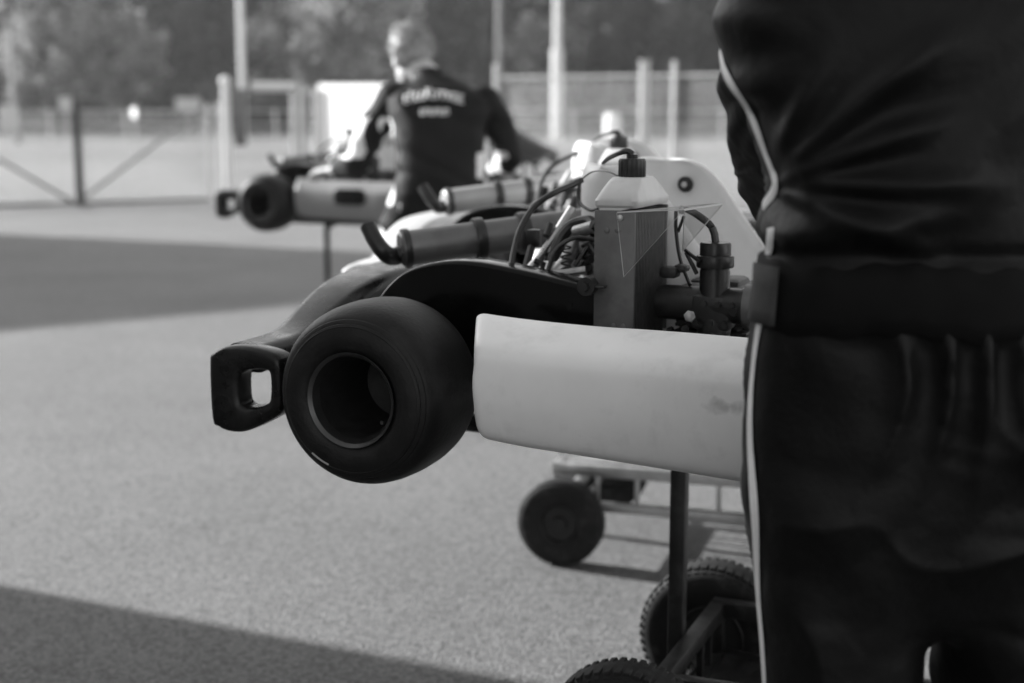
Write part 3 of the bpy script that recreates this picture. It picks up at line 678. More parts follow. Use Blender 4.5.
# metal bits left of the radiator
e2 = MB()
random.seed(31)
c0 = K(580, 262, 2.40)
e2.tube([K(556, 272, 2.36), K(566, 262, 2.36), K(576, 240, 2.38), K(590, 232, 2.36)], .013, 14, 5)
e2.box(tuple(K(592, 262, 2.36)), (.03, .03, .045), .005); e2.box(tuple(K(582, 246, 2.38)), (.03, .025, .022), .005)
e2.tube([K(576, 232, 2.36), K(594, 227, 2.33)], .011, 12)
for k in range(9): e2.tube([K(546 + 4.2 * k, 275 - .6 * k, 2.35), K(549 + 4.2 * k, 264 - .4 * k, 2.36)], .0055, 8)
e2.tube([K(538, 277, 2.34), K(586, 270, 2.32)], .007, 10)
e2.build('exhaust_fitting', M_ENGALU, en)
e3 = MB()
e3.tube([K(553, 262, 2.38), K(560, 240, 2.38), K(572, 226, 2.38), K(590, 222, 2.36), K(596, 232, 2.33)], .011, 10, 5)
e3.box(tuple(K(534, 238, 2.44)), (.022, .02, .03), .004); e3.tube([K(532, 245, 2.44), K(526, 268, 2.42)], .007, 8)
e3.tube([K(546, 236, 2.42), K(550, 224, 2.43)], .006, 8); e3.tube([K(549, 256, 2.42), K(566, 244, 2.4)], .012, 10)
for k in range(5): e3.tube([K(600 - 3 * k, 236 + 8 * k, 2.33), K(592 - 2 * k, 238 + 8 * k, 2.35)], .006, 8)
random.seed(44)
for k in range(34):
    px_, py_ = random.uniform(542, 598), random.uniform(232, 276)
    if py_ < 262 - (px_ - 542) * .55: continue
    p = K(px_, py_, random.uniform(2.33, 2.45)); a_ = rnd_unit() * random.uniform(.008, .02)
    if k % 3: e3.tube([p - a_, p + a_], random.uniform(.003, .0075), 10, mi=k % 2)
    else: e3.lathe([(-.006, .006), (.004, .006), (.004, .010), (.010, .010)], zmat(p, a_.normalized()), 6, mi=1)
e3.tube([K(566 + 5 * math.sin(j * .9), 246 + j * .9, 2.345) for j in range(28)], .0017, 6, 2, mi=1)
e3.tube([K(548, 270, 2.33), K(556, 250, 2.34), K(574, 238, 2.34), K(598, 240, 2.32)], .004, 8, 5)
e3.build('linkage', [M_BLACKMET, M_ENGINE], en)
# carburettor
cb_ = V((.462, -.355, .20)); ca = MB()
ca.lathe([(.0, .026), (.02, .028), (.03, .0235), (.098, .0235), (.100, .0225), (.104, .0225)], Matrix.Translation(cb_), 28)
ca.box(tuple(cb_ + V((0, 0, .035))), (.062, .05, .055), .008); ca.box(tuple(cb_ + V((.0, 0, -.02))), (.05, .045, .045), .01)
ca.tube([cb_ + V((-.09, .01, .045)), cb_ + V((.05, -.002, .045))], .0275, 24)
for k in range(6): ca.tube([cb_ + V((-.02 + .011 * k, -.024, .02 + .03 * (k % 2))), cb_ + V((-.02 + .011 * k, -.034, .02 + .03 * (k % 2)))], .0045, 8)
ca = ca.build('carburettor', M_BLACKMET, kart)
MB().lathe([(.104, .0282), (.106, .0292), (.120, .0292), (.122, .0282), (.123, .0242), (.140, .0242), (.1425, .0228), (.143, .008)], Matrix.Translation(cb_), 32).tube([cb_ + V((0, 0, .142)), cb_ + V((-.002, 0, .155)), cb_ + V((-.006, 0, .165))], .006, 10).build('carburettor_cap', M_HOSE, ca)
MB().tube([cb_ + V((-.006, 0, .165)), cb_ + V((-.015, .003, .173)), cb_ + V((-.038, .01, .186)), cb_ + V((-.062, .018, .193))], [.0055, .0062, .0058, .0035], 8, 4).build('cable_boot', M_HOSE, ca)
MB().tube([K(676, 211, 2.28), K(676, 230, 2.28), K(680, 258, 2.26), K(690, 285, 2.22)], .0032, 8, 4).tube([K(684, 216, 2.27), K(678, 232, 2.28)], .0026, 8).build('throttle_cable', M_HOSE, ca)
MB().bar(K(686, 252, 2.2), K(697, 274, 2.2), .006, .006, .001).bar(K(684, 249, 2.2), K(700, 262, 2.18), .005, .005, .001).build('lever', M_BLACKMET, ca)
MB().lathe([(.050, .031), (.050, .0345), (.064, .0345), (.064, .031)], Matrix.Translation(cb_ + V((0, 0, .045))) @ Matrix.Rotation(R(90), 4, 'Y'), 32).build('hose_clamp', M_PLATE, ca)
hp = [(.045, .029)]
for k in range(14): hp += [(.066 + k * .012, .031), (.072 + k * .012, .0355)]
MB().lathe(hp + [(.24, .03)], Matrix.Translation(cb_ + V((0, 0, .045))) @ Matrix.Rotation(R(90), 4, 'Y'), 32).box(tuple(cb_ + V((.32, .02, .06))), (.17, .13, .13), .03).build('intake_hose', M_HOSE, ca)
# controls and front bodywork
stw = MB(); c = V((.70, 0, .43)); ta = V((-.75, 0, .66)).normalized(); MW = zmat(c, ta)
stw.tube([MW @ V((math.cos(a) * .15, math.sin(a) * .15, 0)) for a in [k * 2 * math.pi / 40 for k in range(40)]], .014, 10, 0, True)
for a in (0, 2.09, 4.19): stw.bar(MW @ V((0, 0, 0)), MW @ V((math.cos(a) * .15, math.sin(a) * .15, 0)), .03, .006, .002)
stw = stw.build('steering_wheel', M_HOSE, kart)
MB().tube([c, (1.02, 0, .08)], .011, 10).tube([(.86, -.1, .04), (.80, -.02, .30)], .009, 8).tube([(.86, .1, .04), (.80, .02, .30)], .009, 8).build('steering_column', M_CHROME, kart)
rows = []
for j in range(13):
    t = j / 12; x = .82 + .46 * t; z = .68 - .31 * t - .03 * math.sin(t * 3.14); w = .14 + .03 * math.sin(t * 3.14)
    rows.append([V((x - .05 * abs(u) ** 2, u * w, z - .075 * abs(u) ** 2.2)) for u in [k / 6 - 1 for k in range(13)]])
na = MB().sheet(rows).build('front_fairing', M_WHITE, kart, sharp=0); sd = na.modifiers.new('thickness', 'SOLIDIFY'); sd.thickness = .005
fb = MB()
for s in (-1, 1): fb.tube([(1.0, s * .17, .03), (.97, s * .07, .28), (.93, s * .05, .535)], .008, 8, 4).tube([(1.15, s * .17, .03), (1.14, s * .08, .25), (1.13, s * .05, .395)], .008, 8, 4)
fb.build('fairing_bracket', M_STEEL, kart)
rings = []
for j in range(33):
    t = j / 32 * 2 - 1; y = .52 * t; xf = 1.42 - .16 * abs(t) ** 2.4; hh = .15 * (1 - .25 * abs(t) ** 3)
    rings.append([V((xf - .16 + x, y, .03 + z)) for x, z in [(0, .0), (.09, .0), (.135, .015), (.155, .05), (.15, .085), (.12, hh * .8), (.06, hh), (0, hh * 1.08), (-.02, hh * .6)]])
MB().loft(rings).build('nose_cone', M_WHITE, kart)
MB().box((.83, 0, .10), (.2, .2, .13), .025).tube([(.80, 0, .16), (.80, 0, .185)], .03, 16).build('fuel_tank', M_TANK, kart)
pd = MB()
for s in (-1, 1): pd.tube([(1.1, s * .12, .05), (1.14, s * .14, .2), (1.13, s * .2, .21)], .007, 8, 3)
pd.build('pedals', M_CHROME, kart)

# the other two karts share the meshes
def remat(root, name, m):
    for ch in root.children:
        if ch.name.split('.')[0] == name:
            for sl in ch.material_slots[:1]: sl.link = 'OBJECT'; sl.material = m
k3 = copy_tree(kart); k3.location = (.035, 3.86, .668); k3.rotation_euler.z = R(-15)
k3['label'] = 'second kart close behind the nearest one, with pale rear bumper and sunlit silencer'
remat(k3, 'rear_bumper', mat('pale_bumper_plastic', .5, .35, var=.1, vscale=9)); remat(k3, 'silencer', mat('grey_silencer', .34, .5, .3, var=.12, vscale=14))  # this copy gets a paler bumper and silencer
k2 = copy_tree(kart); T2 = P(258, 204, 6.87); k2.rotation_euler.z = R(-22)
k2.location = (T2.x + .69 * math.sin(R(22)), T2.y + .69 * math.cos(R(22)), T2.z - AZ)
k2['label'] = 'far kart with grey side pod beside the bending person'
remat(k2, 'side_pod', M_GREYBODY)
for ch in k2.children:
    if ch.name.startswith('side_pod') and ch.data.name == podR.data.name:
        MB().prism(rrect(.50, .165, .17, .075, .03), -.694, -.685, .003).build('dark_inset', M_PLAST, ch); remat(k2, 'front_fairing', mat('dark_gloss_fairing', .02, .12, var=.1, vscale=8, spec=.8))

# ------------------------------------------------------------------ kart trolleys
TG = 'wheeled kart trolleys'
tro = thing('kart_trolley', (KO.x + .012 - .09 * math.sin(R(22.5)), KO.y - .09 * math.cos(R(22.5)), 0), 'black box-framed trolley with square post under the nearest kart', 'trolley', TG, YAW)
def tframe():
    mb = MB(); x0, x1, w = .355, 1.02, .20
    for z, tdim in ((.240, .032), (.140, .024)):
        for s in (-1, 1): mb.bar((x0 - .014, s * w, z), (x1 + .014, s * w, z), .028, tdim, .003)
        for x in (x0, x1): mb.bar((x, -w + .015, z - .0005), (x, w - .015, z - .0005), .028, tdim, .003)
    for x in (x0, x1):
        for y in (-.12, -.06, .06, .12): mb.bar((x, y, .151), (x, y, .227), .012, .012, .001)
    for s in (-1, 1):
        for k in range(1, 6): mb.bar((x0 + k * .11, s * w, .151), (x0 + k * .11, s * w, .227), .012, .012, .001)
        for x in (x0, x1): mb.bar((x, s * w, .152), (x, s * w, .226), .022, .022, .002)
    return mb
tframe().build('base_frame', M_STEEL, tro)
MB().box((.6875, 0, .148), (.63, .37, .004), .001).build('tray', M_STEEL, tro)
for x in (.355, .96):
    pm = MB().bar((x - .029, 0.0, .05), (x - .029, 0.0, .615), .0285, .0285, .003)
    pm.build('post', M_STEEL, tro)
    MB().bar((x - .029, 0, .6155), (x + .012, 0, .6155), .028, .0005).bar((x, -.17, .630), (x, .35, .630), .03, .028, .003, up=V((0, 0, 1))).box((x, .356, .648), (.03, .012, .05), .002).box((x, -.176, .648), (.03, .012, .05), .002).build('cross_bar', M_STEEL, tro)
def twheel(x, y):
    r, w = .125, .075; s = -1 if y < 0 else 1; big = .150 / .125
    prof = [(-.024, .055), (-.030, .07), (-.036, .09), (-.0375, .105), (-.034, .116), (-.028, .121), (-.012, .1245), (0, .125)]
    prof = prof + [(-h, k) for h, k in prof[-2::-1]] + [(.02, .053), (-.02, .053)]
    Mx = Matrix.Rotation(R(-90), 4, 'X')
    hub = MB().lathe([(-.022, .054), (-.028, .058), (-.030, .055), (-.024, .049), (-.008, .046), (-.006, .03), (-.020, .022), (-.034, .02), (-.036, .008), (-.036, .001)], Mx, 32)
    hub.lathe([(.022, .054), (.028, .058), (.030, .055), (.01, .045), (.01, .001)], Mx, 32)
    for k in range(5):
        a = k * 1.2566; hub.bar(V((math.cos(a) * .02, -.014, math.sin(a) * .02)), V((math.cos(a) * .05, -.016, math.sin(a) * .05)), .012, .012, .002, up=V((0, 1, 0)))
    h = hub.build('wheel', M_RIM, tro, (x, y, .150), (0, 0, 0 if s < 0 else math.pi)); h.scale = (big, big, big)
    ty = MB().lathe(prof, Mx, 64, 0, True)
    for k in range(54):
        a = k * 2 * math.pi / 54
        for sy, off in ((-1, 0), (1, .5)):
            b = a + off * 2 * math.pi / 54; e = V((math.cos(b), 0, math.sin(b))); tn = V((-math.sin(b), 0, math.cos(b)))
            M = Matrix((tn, V((0, 1, 0)), e)).transposed().to_4x4(); M.translation = e * .1207 + V((0, sy * .016, 0))
            ty.box((0, 0, 0), (.0095, .027, .008), .0012, M, seg=1)
            M2 = M.copy(); M2.translation = e * .1130 + V((0, sy * .0305, 0)); ty.box((0, 0, 0), (.0085, .008, .010), .001, M2, seg=1)
    ty.build('tyre', M_TREAD, h)
for x in (.325, 1.02):
    for y in (-.29, .29): twheel(x, y)
for x in (.325, 1.02): MB().tube([(x, -.29, .15), (x, .29, .15)], .009, 10).build('axle', M_CHROME, tro)
t3 = copy_tree(tro); t3.location = (-.156, 4.06, 0); t3.rotation_euler.z = R(-17); t3['label'] = 'pale aluminium trolley standing in the sun behind the nearest kart'
for nm in ('base_frame', 'tray'): remat(t3, nm, M_ALU)
def small_wheels(root, f):
    for ch in root.children:
        if ch.name.split('.')[0] == 'wheel': ch.scale = (f * 1.2,) * 3; ch.location.z = .150 * f
        if ch.name.split('.')[0] == 'axle': ch.location.z = .15 * (f - 1)
small_wheels(t3, .77)
for ch in t3.children:
    if ch.name.split('.')[0] in ('wheel', 'axle'): ch.location.x += .065
    if ch.name.split('.')[0] == 'tray': ch.location.z += .110
t2 = copy_tree(tro); t2.rotation_euler.z = 0; small_wheels(t2, .77); q = P(334, 300, 7.3); t2.location = (q.x - .355, q.y, 0); t2['label'] = 'dark trolley whose thin post carries the far kart'

# ------------------------------------------------------------------ people
def sup(cx, cy, z, hw, hd, yaw=0.0, n=40, e=2.5, tilt=0.0):
    out = []
    for k in range(n):
        a = 2 * math.pi * k / n; ca, sa_ = math.cos(a), math.sin(a)
        x = hw * math.copysign(abs(ca) ** (2 / e), ca); y = hd * math.copysign(abs(sa_) ** (2 / e), sa_)
        out.append(V((cx + x * math.cos(yaw) - y * math.sin(yaw), cy + x * math.sin(yaw) + y * math.cos(yaw), z + tilt * y)))
    return out
def limb(mb, pts, rs, n=16): mb.tube(pts, rs, n, 5, roundcap=True)
def add_hand(mb, wrist, d, nrm, thumb_side, s=1.0, curl=.5):
    # d: towards the fingers, nrm: back of the hand, thumb_side: +1/-1 along d x nrm
    d = V(d).normalized(); nrm = (V(nrm) - d * V(nrm).dot(d)).normalized(); w = d.cross(nrm) * thumb_side; wrist = V(wrist)
    rows = []
    for t, hw, th in ((-.02, .024, .020), (.015, .027, .019), (.05, .036, .0165), (.085, .040, .0145), (.098, .037, .011)):
        c = wrist + d * t * s
        rows.append([c + w * (math.cos(a) * hw * s) + nrm * (math.sin(a) * th * s) for a in [k * math.pi / 8 for k in range(16)]])
    mb.loft(rows)
    for off, L, r in ((.029, .070, .0092), (.0095, .079, .0096), (-.0105, .073, .0092), (-.029, .058, .0082)):
        p = wrist + (d * .085 + w * off) * s; dirn = (d + w * off * 3).normalized(); pts = [p]; ang = .15
        for seg, f in enumerate((.42, .32, .26)):
            ang += curl * (.5, .7, .5)[seg]; q = dirn * math.cos(ang) - nrm * math.sin(ang); p = p + q * L * f * s; pts.append(p)
        mb.tube(pts, [r * s, r * .97 * s, r * .9 * s, r * .78 * s], 10, 3, roundcap=True)
    p = wrist + (d * .022 + w * .024) * s; pts = [p]
    for q, L in (((d * .62 + w * .75 - nrm * .25), .042), ((d * .85 + w * .42 - nrm * .38), .032), ((d * .95 + w * .15 - nrm * .45), .026)):
        p = p + q.normalized() * L * s; pts.append(p)
    mb.tube(pts, [.0145 * s, .0115 * s, .0105 * s, .008 * s], 10, 3, roundcap=True)
def add_head(mb, c, face, up, s=1.0):
    f = V(face).normalized(); u = V(up); u = (u - f * u.dot(f)).normalized(); r = f.cross(u)
    M = Matrix((r, f, u)).transposed().to_4x4(); M.translation = V(c)
    S = Matrix.Scale(s, 4)
    def el(p, rad, seg=20): 
        bm = bmesh.new(); bmesh.ops.create_uvsphere(bm, u_segments=seg, v_segments=14, radius=1)
        for v in bm.verts: v.co = V((v.co.x * rad[0] + p[0], v.co.y * rad[1] + p[1], v.co.z * rad[2] + p[2]))
        mb.addbm(bm, 0, M @ S)
    el((0, -.012, .028), (.075, .094, .088)); el((0, .022, -.045), (.058, .066, .072)); el((0, .06, -.088), (.030, .026, .024))
    el((0, .088, -.02), (.012, .018, .022)); el((0, .096, -.032), (.015, .014, .011)); el((0, .082, -.062), (.024, .012, .007)); el((0, .081, -.072), (.022, .012, .008))
    el((.03, .075, .004), (.015, .012, .010)); el((-.03, .075, .004), (.015, .012, .010)); el((0, .078, .022), (.05, .014, .010))
    el((.076, -.008, -.012), (.010, .020, .032)); el((-.076, -.008, -.012), (.010, .020, .032))
    return M
def remesh(mb, name, voxel, smooth=5):
    me = mb.mesh(name, M_SUIT, 0); o = bpy.data.objects.new(name, me); col.objects.link(o)
    m = o.modifiers.new('r', 'REMESH'); m.mode = 'VOXEL'; m.voxel_size = voxel
    m2 = o.modifiers.new('s', 'SMOOTH'); m2.factor = .5; m2.iterations = smooth
    dg = bpy.context.evaluated_depsgraph_get(); out = bpy.data.meshes.new_from_object(o.evaluated_get(dg))
    bpy.data.objects.remove(o); out.name = name; out.materials.clear(); return out
def displace(me, fn):
    me.update(); no = [v.normal.copy() for v in me.vertices]
    for v, n in zip(me.vertices, no): v.co += n * fn(v.co, n)
    me.update()
def paint(me, mats, fn):
    for m in mats: me.materials.append(m)
    me.polygons.foreach_set('material_index', [fn(p.center, p.normal) for p in me.polygons]); me.polygons.foreach_set('use_smooth', [True] * len(me.polygons)); me.update()
def bvh(me): return BVHTree.FromPolygons([v.co[:] for v in me.vertices], [p.vertices[:] for p in me.polygons])
def sst(a, b, x): t = max(0, min(1, (x - a) / (b - a))); return t * t * (3 - 2 * t)

# --- the near person, seen from behind, at the right edge
O1 = V((.43, 1.545, 0))
man = thing('person', O1, 'person in dark racing suit with white side piping standing with back turned at right edge', 'person')
b = MB()
TY = 0.0
rings = []
for z, xl, xr, hd, cy in [(.615, .32, .58, .05, 0), (.64, .29, .60, .07, 0), (.68, .277, .616, .084, 0), (.73, .266, .628, .096, .0), (.78, .260, .634, .108, .0), (.84, .263, .634, .118, 0), (.90, .264, .626, .120, 0), (.95, .265, .608, .118, 0), (1.0, .270, .592, .112, 0), (1.035, .271, .588, .113, 0),
                          (1.06, .270, .590, .118, .004), (1.085, .267, .592, .123, .006), (1.105, .274, .594, .125, .008), (1.122, .281, .596, .126, .01), (1.14, .276, .598, .127, .012), (1.17, .262, .604, .128, .012), (1.20, .247, .610, .128, .014), (1.225, .233, .614, .128, .016), (1.25, .223, .618, .126, .016), (1.30, .219, .622, .122, .018), (1.345, .222, .618, .114, .02), (1.38, .25, .592, .097, .022), (1.41, .335, .51, .068, .026), (1.44, .36, .485, .055, .03)]:
    rings.append(sup((xl + xr) / 2 - O1.x, cy, z, (xr - xl) / 2, hd, R(-6)))
b.loft(rings)
for s, hipx, kx, ax_ in ((-1, .362, .382, .372), (1, .566, .596, .606)):
    fy = .0 if s < 0 else .03
    limb(b, [(hipx - O1.x, 0, .80), (hipx + .012 - O1.x, .0, .66), (kx - O1.x, fy, .50), (ax_ - O1.x, fy - .02, .28), (ax_ - O1.x, fy - .03, .10)], [.100, .099, .089, .083, .078])
    b.tube([(ax_ - O1.x - s * -.0, fy - .09, .045), (ax_ - O1.x, fy - .03, .055), (ax_ - O1.x + s * .015, fy + .09, .042), (ax_ - O1.x + s * .02, fy + .155, .035)], [.040, .048, .044, .032], 14, 4, roundcap=True)
for s, S, Eb, Wr in ((-1, (.297, .05, 1.335), (.317, .20, 1.165), (.40, .40, 1.06)), (1, (.555, .05, 1.335), (.58, .21, 1.15), (.53, .42, 1.05))):
    S, Eb, Wr = [V((p[0] - O1.x, p[1], p[2])) for p in (S, Eb, Wr)]
    limb(b, [S, S.lerp(Eb, .5) + V((s * .012, 0, 0)), Eb, Eb.lerp(Wr, .5), Wr], [.068, .060, .054, .048, .040])
    dd = (Wr - Eb).normalized(); add_hand(b, Wr + dd * .035, dd, V((s * .2, .3, 1)), -s * 1.0, 1.0, .7)
limb(b, [(0 - .008, .03, 1.40), (-.008, .035, 1.47), (-.006, .045, 1.50)], [.062, .056, .054])
add_head(b, (-.006, .06, 1.565), (0, 1, -.25), (0, .2, 1))
me = remesh(b, 'body', .005, 6)
bm = bmesh.new(); bm.from_mesh(me); sel = [v for v in bm.verts if .42 < v.co.z < 1.34 and v.co.y < .16]
for _ in range(40): bmesh.ops.smooth_vert(bm, verts=sel, factor=.5, use_axis_x=True, use_axis_y=True, use_axis_z=True)
bm.to_mesh(me); bm.free()
SH = V((.34 - .0, .12, 0))
def folds1(p, n):
    x, y, z = p.x + O1.x, p.y, p.z
    if z > 1.42 or (y > .30): return 0
    w = noise.noise(V((x * 5, y * 5, z * 5))); w2 = noise.noise(V((x * 11 + 7, y * 11, z * 11)))
    d = 0
    def ridge(t, wd): return math.exp(-(t / wd) ** 2)
    if z > 1.03:                                   # jacket: folds fan out from the pinched waist on the left
        q = V((x - .272, z - 1.118)); rr = q.length; a = math.atan2(q.y, q.x) + .25 * w
        for a0, r0, r1, amp in ((1.2, .03, .13, .013), (.80, .03, .20, .017), (.42, .02, .17, .017), (.02, .03, .19, .019), (-.42, .02, .15, .016)):
            d += amp * ridge((a - a0) * max(rr, .04), .010 + .028 * rr) * sst(r0 - .03, r0 + .03, rr) * sst(r1 + .06, r1 - .06, rr)
        d += .004 * math.sin((z * .8 - x * .55) * 50 + w * 7) * sst(1.34, 1.16, z) * sst(.32, .42, x)
        d += .012 * w * sst(1.36, 1.2, z) + .006 * abs(w2) * sst(1.40, 1.2, z)
        d += .018 * ridge(z - 1.082 - .20 * (x - .38) + .03 * w, .016) * sst(.26, .31, x) * sst(.50, .38, x)
        d -= .007 * ridge(z - 1.052, .010)
        d += .004 * math.sin(z * 95 + w * 6) * sst(.29, .25, x) * sst(1.12, 1.18, z)
    elif z > .14:                                  # trousers: gathers under the band, slanting drag lines lower
        d += .011 * (1 - 2 * abs(math.sin(x * 62 + y * 40 + w * 3.5)) ** .7) * sst(.76, .95, z) * sst(.985, .955, z) * (.35 + .65 * sst(.27, .31, x))
        d += .0075 * (1 - 2 * abs(math.sin((z * .7 + x * .75) * 19 + w * 3.2)) ** .8) * sst(.27, .34, x) * sst(.98, .80, z)
        d += .005 * w + .006 * abs(w2)
        d += .004 * math.sin(z * 70 + w * 5) * sst(.34, .18, z)
    return d
displace(me, folds1)
def zone1(c, n):
    if c.z > 1.445: return 1
    if c.z < .085: return 2
    if c.y > .44 and c.z < 1.1: return 1
    return 0
paint(me, [M_SUIT, M_SKIN, M_SHOE], zone1)
o = bpy.data.objects.new('body', me); col.objects.link(o); o.parent = man
bv1 = bvh(me)
# waistband
ringsB = []; nb = 96
for z, off in ((.968, .000), (.970, .003), (.990, .0045), (1.015, .0045), (1.040, .003), (1.043, .000)):
    rr = []
    for k in range(nb):
        a = 2 * math.pi * k / nb; d = V((math.cos(a), math.sin(a), 0)); c = V((-.005, 0, z))
        h = bv1.ray_cast(c + d * .6, -d); rr.append((h[0] - c).length if h[0] else .15)
    rr = [sum(rr[(k + j) % nb] for j in range(-3, 4)) / 7 for k in range(nb)]
    ringsB.append([V((-.005, 0, z + .003 * math.sin(k * .3) + .002 * math.sin(k * 1.1))) + V((math.cos(2 * math.pi * k / nb), math.sin(2 * math.pi * k / nb), 0)) * (rr[k] + off) for k in range(nb)])
MB().loft(ringsB, caps=False).build('waistband', M_BELT, man, sharp=0)
def traced(pts, width, name, m):
    pts = [V((p.x, p.y)) for p in catmull([V((u, v, 0)) for u, v in pts], 8)]; hits = []; cam_ = V((0, 0, H)) - O1
    for u in pts:
        for k in range(14):
            h = bv1.ray_cast(cam_, (P(u.x + k * 1.5, u.y, 1.5) - O1 - cam_).normalized())
            if h[0]: hits.append((h[0], h[1])); break
    c = [h[0] for h in hits]; nn = [h[1] for h in hits]
    for _ in range(12):
        c = [(c[max(i - 1, 0)] + c[i] * 2 + c[min(i + 1, len(c) - 1)]) / 4 for i in range(len(c))]; nn = [(nn[max(i - 1, 0)] + nn[i] + nn[min(i + 1, len(c) - 1)]).normalized() for i in range(len(c))]
    rows = []
    for i, p in enumerate(c):
        t = (c[min(i + 1, len(c) - 1)] - c[max(i - 1, 0)]).normalized(); n_ = (nn[i] - t * nn[i].dot(t)).normalized(); w_ = t.cross(n_)
        rows.append([p - w_ * width / 2 + n_ * .0015, p - w_ * width / 4 + n_ * .0035, p + n_ * .004, p + w_ * width / 4 + n_ * .0035, p + w_ * width / 2 + n_ * .0015])
    return MB().sheet(rows).build(name, m, man, sharp=0)
traced([(721, 52), (725, 70), (735, 88), (749, 108), (758, 130), (766, 152), (773, 170), (777, 184), (772, 196), (764, 206)], .0165, 'piping', M_STRIPE)
traced([(772, 226), (771, 240), (769, 258)], .0160, 'piping', M_STRIPE)
traced([(763, 308), (757, 345), (752, 395), (751, 440), (754, 490), (757, 540), (759, 590), (764, 650), (768, 720)], .0150, 'piping', M_STRIPE)
rows = []
for z in (.974, .99, 1.015, 1.037):
    rr = []
    for ang in (3, 8, 13, 18, 22):
        d = V((-math.cos(R(ang)), -math.sin(R(ang)), 0)); c = V((-.005, 0, z)); h = bv1.ray_cast(c + d * .6, -d); rr.append(h[0] + d * .0085)
    rows.append(rr)
ob = MB().sheet(rows).build('fastening_tab', M_TAB, man, sharp=0); sd = ob.modifiers.new('thickness', 'SOLIDIFY'); sd.thickness = .003; sd.offset = 0
def hair(parent, M, m, s=1.0, seed=0):
    h = MB(); bm = bmesh.new(); bmesh.ops.create_uvsphere(bm, u_segments=48, v_segments=32, radius=1)
    for v in bm.verts:
        c = v.co.copy(); k = 1 + .05 * noise.noise(c * 5 + V((seed, 0, 0))) + .05 * noise.noise(c * 13) + (.06 if c.z > .5 and c.y > 0 else 0) * (1 + noise.noise(c * 9))
        v.co = V((c.x * .085 * k, c.y * .105 * k - .016, c.z * .098 * k + .034))
    dele = [v for v in bm.verts if (v.co.z < -.055 + .02 * noise.noise(v.co * 40)) or (v.co.y > .035 and v.co.z < .075) or (v.co.y > -.0 and v.co.z < .012)]
    bmesh.ops.delete(bm, geom=dele, context='VERTS'); h.addbm(bm, 0, M)
    random.seed(seed)
    for _ in range(1500):
        d = rnd_unit()
        if d.z < -.35 + .5 * max(0, d.y) or (d.y > .35 and d.z < .62): continue
        p = V((d.x * .080, d.y * .100 - .016, d.z * .093 + .034)); L_ = random.uniform(.018, .034) * (1.5 if d.z > .6 else 1)
        t_ = (d * .75 + V((0, -.35, .15)) + rnd_unit() * .45).normalized(); w_ = t_.orthogonal().normalized() * .0032; q_ = t_.cross(w_)
        k = len(h.v); h.v += [tuple(M @ (p - w_)), tuple(M @ (p + w_)), tuple(M @ (p + q_)), tuple(M @ (p + t_ * L_))]; h.f += [[k, k + 1, k + 3], [k + 1, k + 2, k + 3], [k + 2, k, k + 3]]; h.m += [0, 0, 0]
    return h.build('hair', m, parent, sharp=0, fix=False)
Mh = Matrix.Translation((-.006, .06, 1.565)) @ Matrix.Rotation(R(-14), 4, 'X'); hair(man, Mh, M_HAIRD, seed=3)

# --- the middle person, bending over the far kart
O2 = V((-.31, 5.86, 0))
mid = thing('person', O2, 'bare-headed person in dark suit with white back lettering bending over the far kart', 'person')
b = MB(); rings = []
def px2(px, d=5.85): return (px - 512) / FPX * d - O2.x
for z, xl, xr, hd, cy in [(.72, 418, 462, .08, -.10), (.78, 402, 484, .12, -.11), (.85, 396, 488, .135, -.11), (.92, 398, 485, .13, -.10), (.98, 398, 483, .12, -.085), (1.05, 396, 484, .115, -.06), (1.12, 394, 486, .118, -.03), (1.18, 389, 490, .12, .0), (1.235, 386, 492, .112, .03), (1.275, 396, 480, .095, .055), (1.31, 412, 462, .07, .08), (1.335, 417, 450, .055, .095)]:
    rings.append(sup((px2(xl) + px2(xr)) / 2, cy, z, (px2(xr) - px2(xl)) / 2, hd, R(4), tilt=-.15))
b.loft(rings)
sx = px2(437)
for s, kn, an in ((-1, (px2(386), .13, .50), (px2(392), -.02, .10)), (1, (px2(482), .16, .50), (px2(476), .0, .10))):
    limb(b, [(sx + s * .09, -.10, .80), ((sx + s * .09 + kn[0]) / 2 + s * .01, .02, .66), kn, ((kn[0] + an[0]) / 2, kn[1] * .5 + an[1] * .5 - .03, .3), an], [.115, .10, .082, .075, .066])
    b.tube([(an[0], an[1] - .06, .045), (an[0], an[1], .055), (an[0] + s * .02, an[1] + .12, .04), (an[0] + s * .025, an[1] + .17, .034)], [.038, .046, .042, .03], 14, 4, roundcap=True)
arms = [(-1, (px2(393), .04, 1.24), (px2(354), .16, .985), (px2(330, 5.95), .42, .94)), (1, (px2(486), .05, 1.23), (px2(509), .12, 1.0), (px2(492), .40, .93))]
for s, S, Eb, Wr in arms:
    S, Eb, Wr = V(S), V(Eb), V(Wr)
    limb(b, [S, S.lerp(Eb, .5) + V((s * .01, 0, 0)), Eb, Eb.lerp(Wr, .5), Wr], [.072, .062, .055, .048, .040])
    dd = (Wr - Eb).normalized(); dd = (dd + V((s * .55, 0, .05))).normalized(); add_hand(b, Wr + dd * .04, dd, V((-.2 * s, -.3, 1)), -s * 1.0, 1.05, .45)
hc = V((px2(409), .20, 1.405))
limb(b, [(px2(434), .09, 1.27), (px2(428), .12, 1.33), (px2(416), .17, 1.375)], [.062, .058, .056])
Mh2 = add_head(b, hc, (-.5, .8, -.42), (-.12, .25, 1), 1.02)
me2 = remesh(b, 'body', .0065, 5)
displace(me2, lambda p, n: 0 if p.z > 1.3 or p.y > .36 else .006 * noise.noise(p * 6) + .0045 * math.sin((p.z + p.x * .5) * 50 + 4 * noise.noise(p * 5)))
